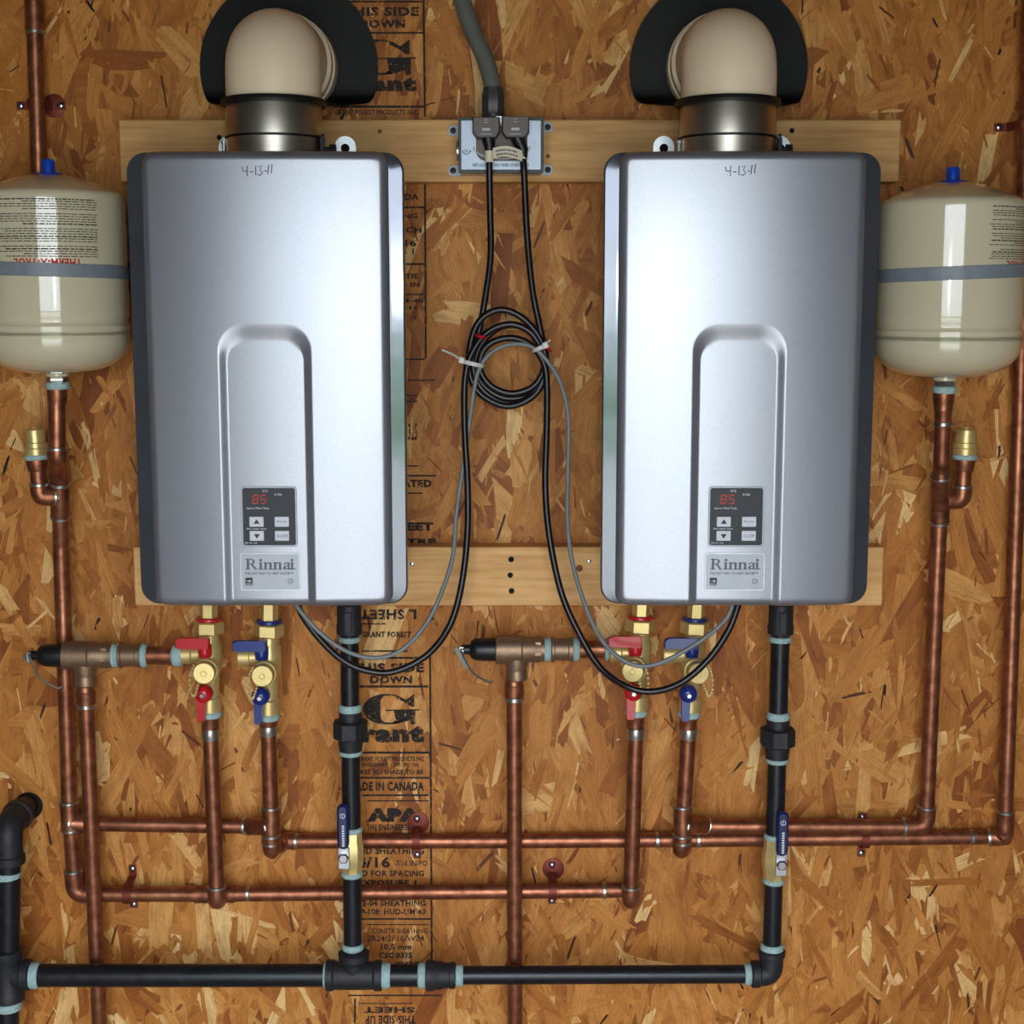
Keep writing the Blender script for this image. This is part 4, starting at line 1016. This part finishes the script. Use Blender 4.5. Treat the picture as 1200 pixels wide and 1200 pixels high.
c2=cord('black power cord of the right heater with coiled slack',[(613,180,zo),(614.5,210,zo+.002),(618,280,.092),(624,340,.076),(633,385,.070),(640,420,.066),(636,446,.062),(617,464,.060),(590,466,.060),(567,452,.060),(557,430,.061),(564,404,.063),(585,384,.064),(612,383,.066),(631,402,.068),(638,428,.068),(626,452,.070),(600,461,.071),(575,452,.071),(562,430,.072),(570,406,.073),(595,396,.074),(620,403,.076),(637,425,.078),(641,455,.080),(640.5,510,.080),(639,570,.084),(644,630,.096),(658,695,.106),(680,745,.118),(705,784,.132),(738,806,.150),(768,810,.154),(800,799,.152),(830,773,.148),(853,740,.145),(864,712,.142),(866,698,.140)],(588,620,138,163),'black heater power cords')
# paper tag on the right-hand cord, wrapped towards the left one
q=MB(); vs=[];n=10
for i in range(n+1):
    t=i/n; x=577.5+34.5*t; y=173.5-4.0*math.sin(math.pi*t)+1.8*t
    for dy in (0,12.5): vs.append(P(x,y+dy+1.5*t,zo+.014+.006*math.sin(math.pi*t)))
vs2=[v-Y*.0004 for v in vs]
fs=[(2*i,2*i+2,2*i+3,2*i+1) for i in range(n)]
q.add(vs,fs); q.add(vs2,[f[::-1] for f in fs]); tg=q.build('paper_tag',M['paper'],c2,fix=False)
q=MB()
TF=lambda a,b:(lambda t:P(a,b-4.0*math.sin(math.pi*t)+3*t,zo+.0146+.006*math.sin(math.pi*t)))((a-577.5)/34.5)
rr=random.Random(3)
for yy,x0 in ((177,581),(181.5,582)):
    x=x0
    while x<606:
        e=x+rr.uniform(1,2.2); poly_px(q,[(x,yy),(e,yy),(e,yy+2.4),(x,yy+2.4)],TF); x=e+.6
q.build('tag_print',M['badgeink'],tg,fix=False)
MB().lathe(P(612.5,182,zo)+Z*.006,-Z,[(0,.0062),(.011,.0062)],14).build('tag_sleeve',M['paper'],c2)
MB().lathe(P(573.5,184,zo+.002)+Z*.008,-Z,[(0,.0062),(.015,.0062)],14).build('tag_sleeve',M['paper'],c1)
# grey low-voltage cable joining the two heaters
r=thing('data_cable','thin grey cable looping from one heater to the other','cable',P(550,560,.05))
MB().tube(spline([P(343,700,.150),P(352,716,.150),P(378,744,.148),P(408,764,.147),P(440,771,.146),P(470,762,.144),P(495,737,.138),P(513,705,.128),P(530,655,.108),P(535,600,.092),P(543,545,.080),P(551,490,.076),P(557,448,.076),P(566,424,.077),P(582,409,.079),P(603,403,.080),P(624,407,.082),P(642,424,.082),P(658,452,.074),P(666,492,.066),P(665.5,550,.072),P(665,610,.090),P(671,660,.106),P(686,710,.124),P(702,745,.140),P(722,768,.154),P(746,780,.162),P(770,778,.162),P(800,764,.160),P(832,743,.154),P(853,722,.148),P(861,698,.145)],9),.0031,8).build('cable',M['greycable'],r,ang=80)
# ties round the coil
def tie(label,a,b,z0,tail,mat,wd,name='cable_tie',grp='white cable ties'):
    p,q_=P(*a,z0),P(*b,z0); d=(q_-p).normalized(); L_=(q_-p).length; up=d.cross(Y).normalized()
    r=thing(name,label,'cable tie',(p+q_)/2,grp)
    mb=MB(); n=20; vs=[];fs=[]
    for i in range(n):
        t=2*math.pi*i/n; c=(p+q_)/2+d*(L_/2)*math.cos(t)-Y*.0185*math.sin(t)*1.0
        for s in (-1,1): vs.append(c+up*wd*s)
    base=list(vs)
    for v in base: vs.append(v+(v-(p+q_)/2).normalized()*.001)
    for i in range(n):
        j=(i+1)%n; fs+= [(2*i,2*i+1,2*j+1,2*j),(2*n+2*i,2*n+2*j,2*n+2*j+1,2*n+2*i+1),(2*i,2*j,2*n+2*j,2*n+2*i),(2*i+1,2*n+2*i+1,2*n+2*j+1,2*j+1)]
    mb.add(vs,fs); mb.build('band',M[mat],r)
    if tail:
        h=P(*tail[0],z0+.012)
        MB().rbox(h,d,up,-Y,.0075,.0085,.006,.001).build('head',M[mat],r)
        MB().tube([h]+[P(*t_,z0+.010) for t_ in tail[1:]],[.002]+[.0014]*(len(tail)-1),6).build('tail',M[mat],r)
    return r
tie('white cable tie on the left of the cord coil',(539,422),(567,429),.072,[(541,422),(530,415),(518,410)],'whiteplastic',.0026)
tie('white cable tie on the right of the cord coil',(624,411),(643,403),.074,[(639,404.5),(642,401),(645,398)],'whiteplastic',.0026)
tie('red twist tie at the upper left of the cord coil',(557,392),(570,396),.070,None,'redtie',.0018,'twist_tie','red twist ties')
tie('red twist tie at the right of the cord coil',(638,403),(645,412),.072,None,'redtie',.0018,'twist_tie','red twist ties')
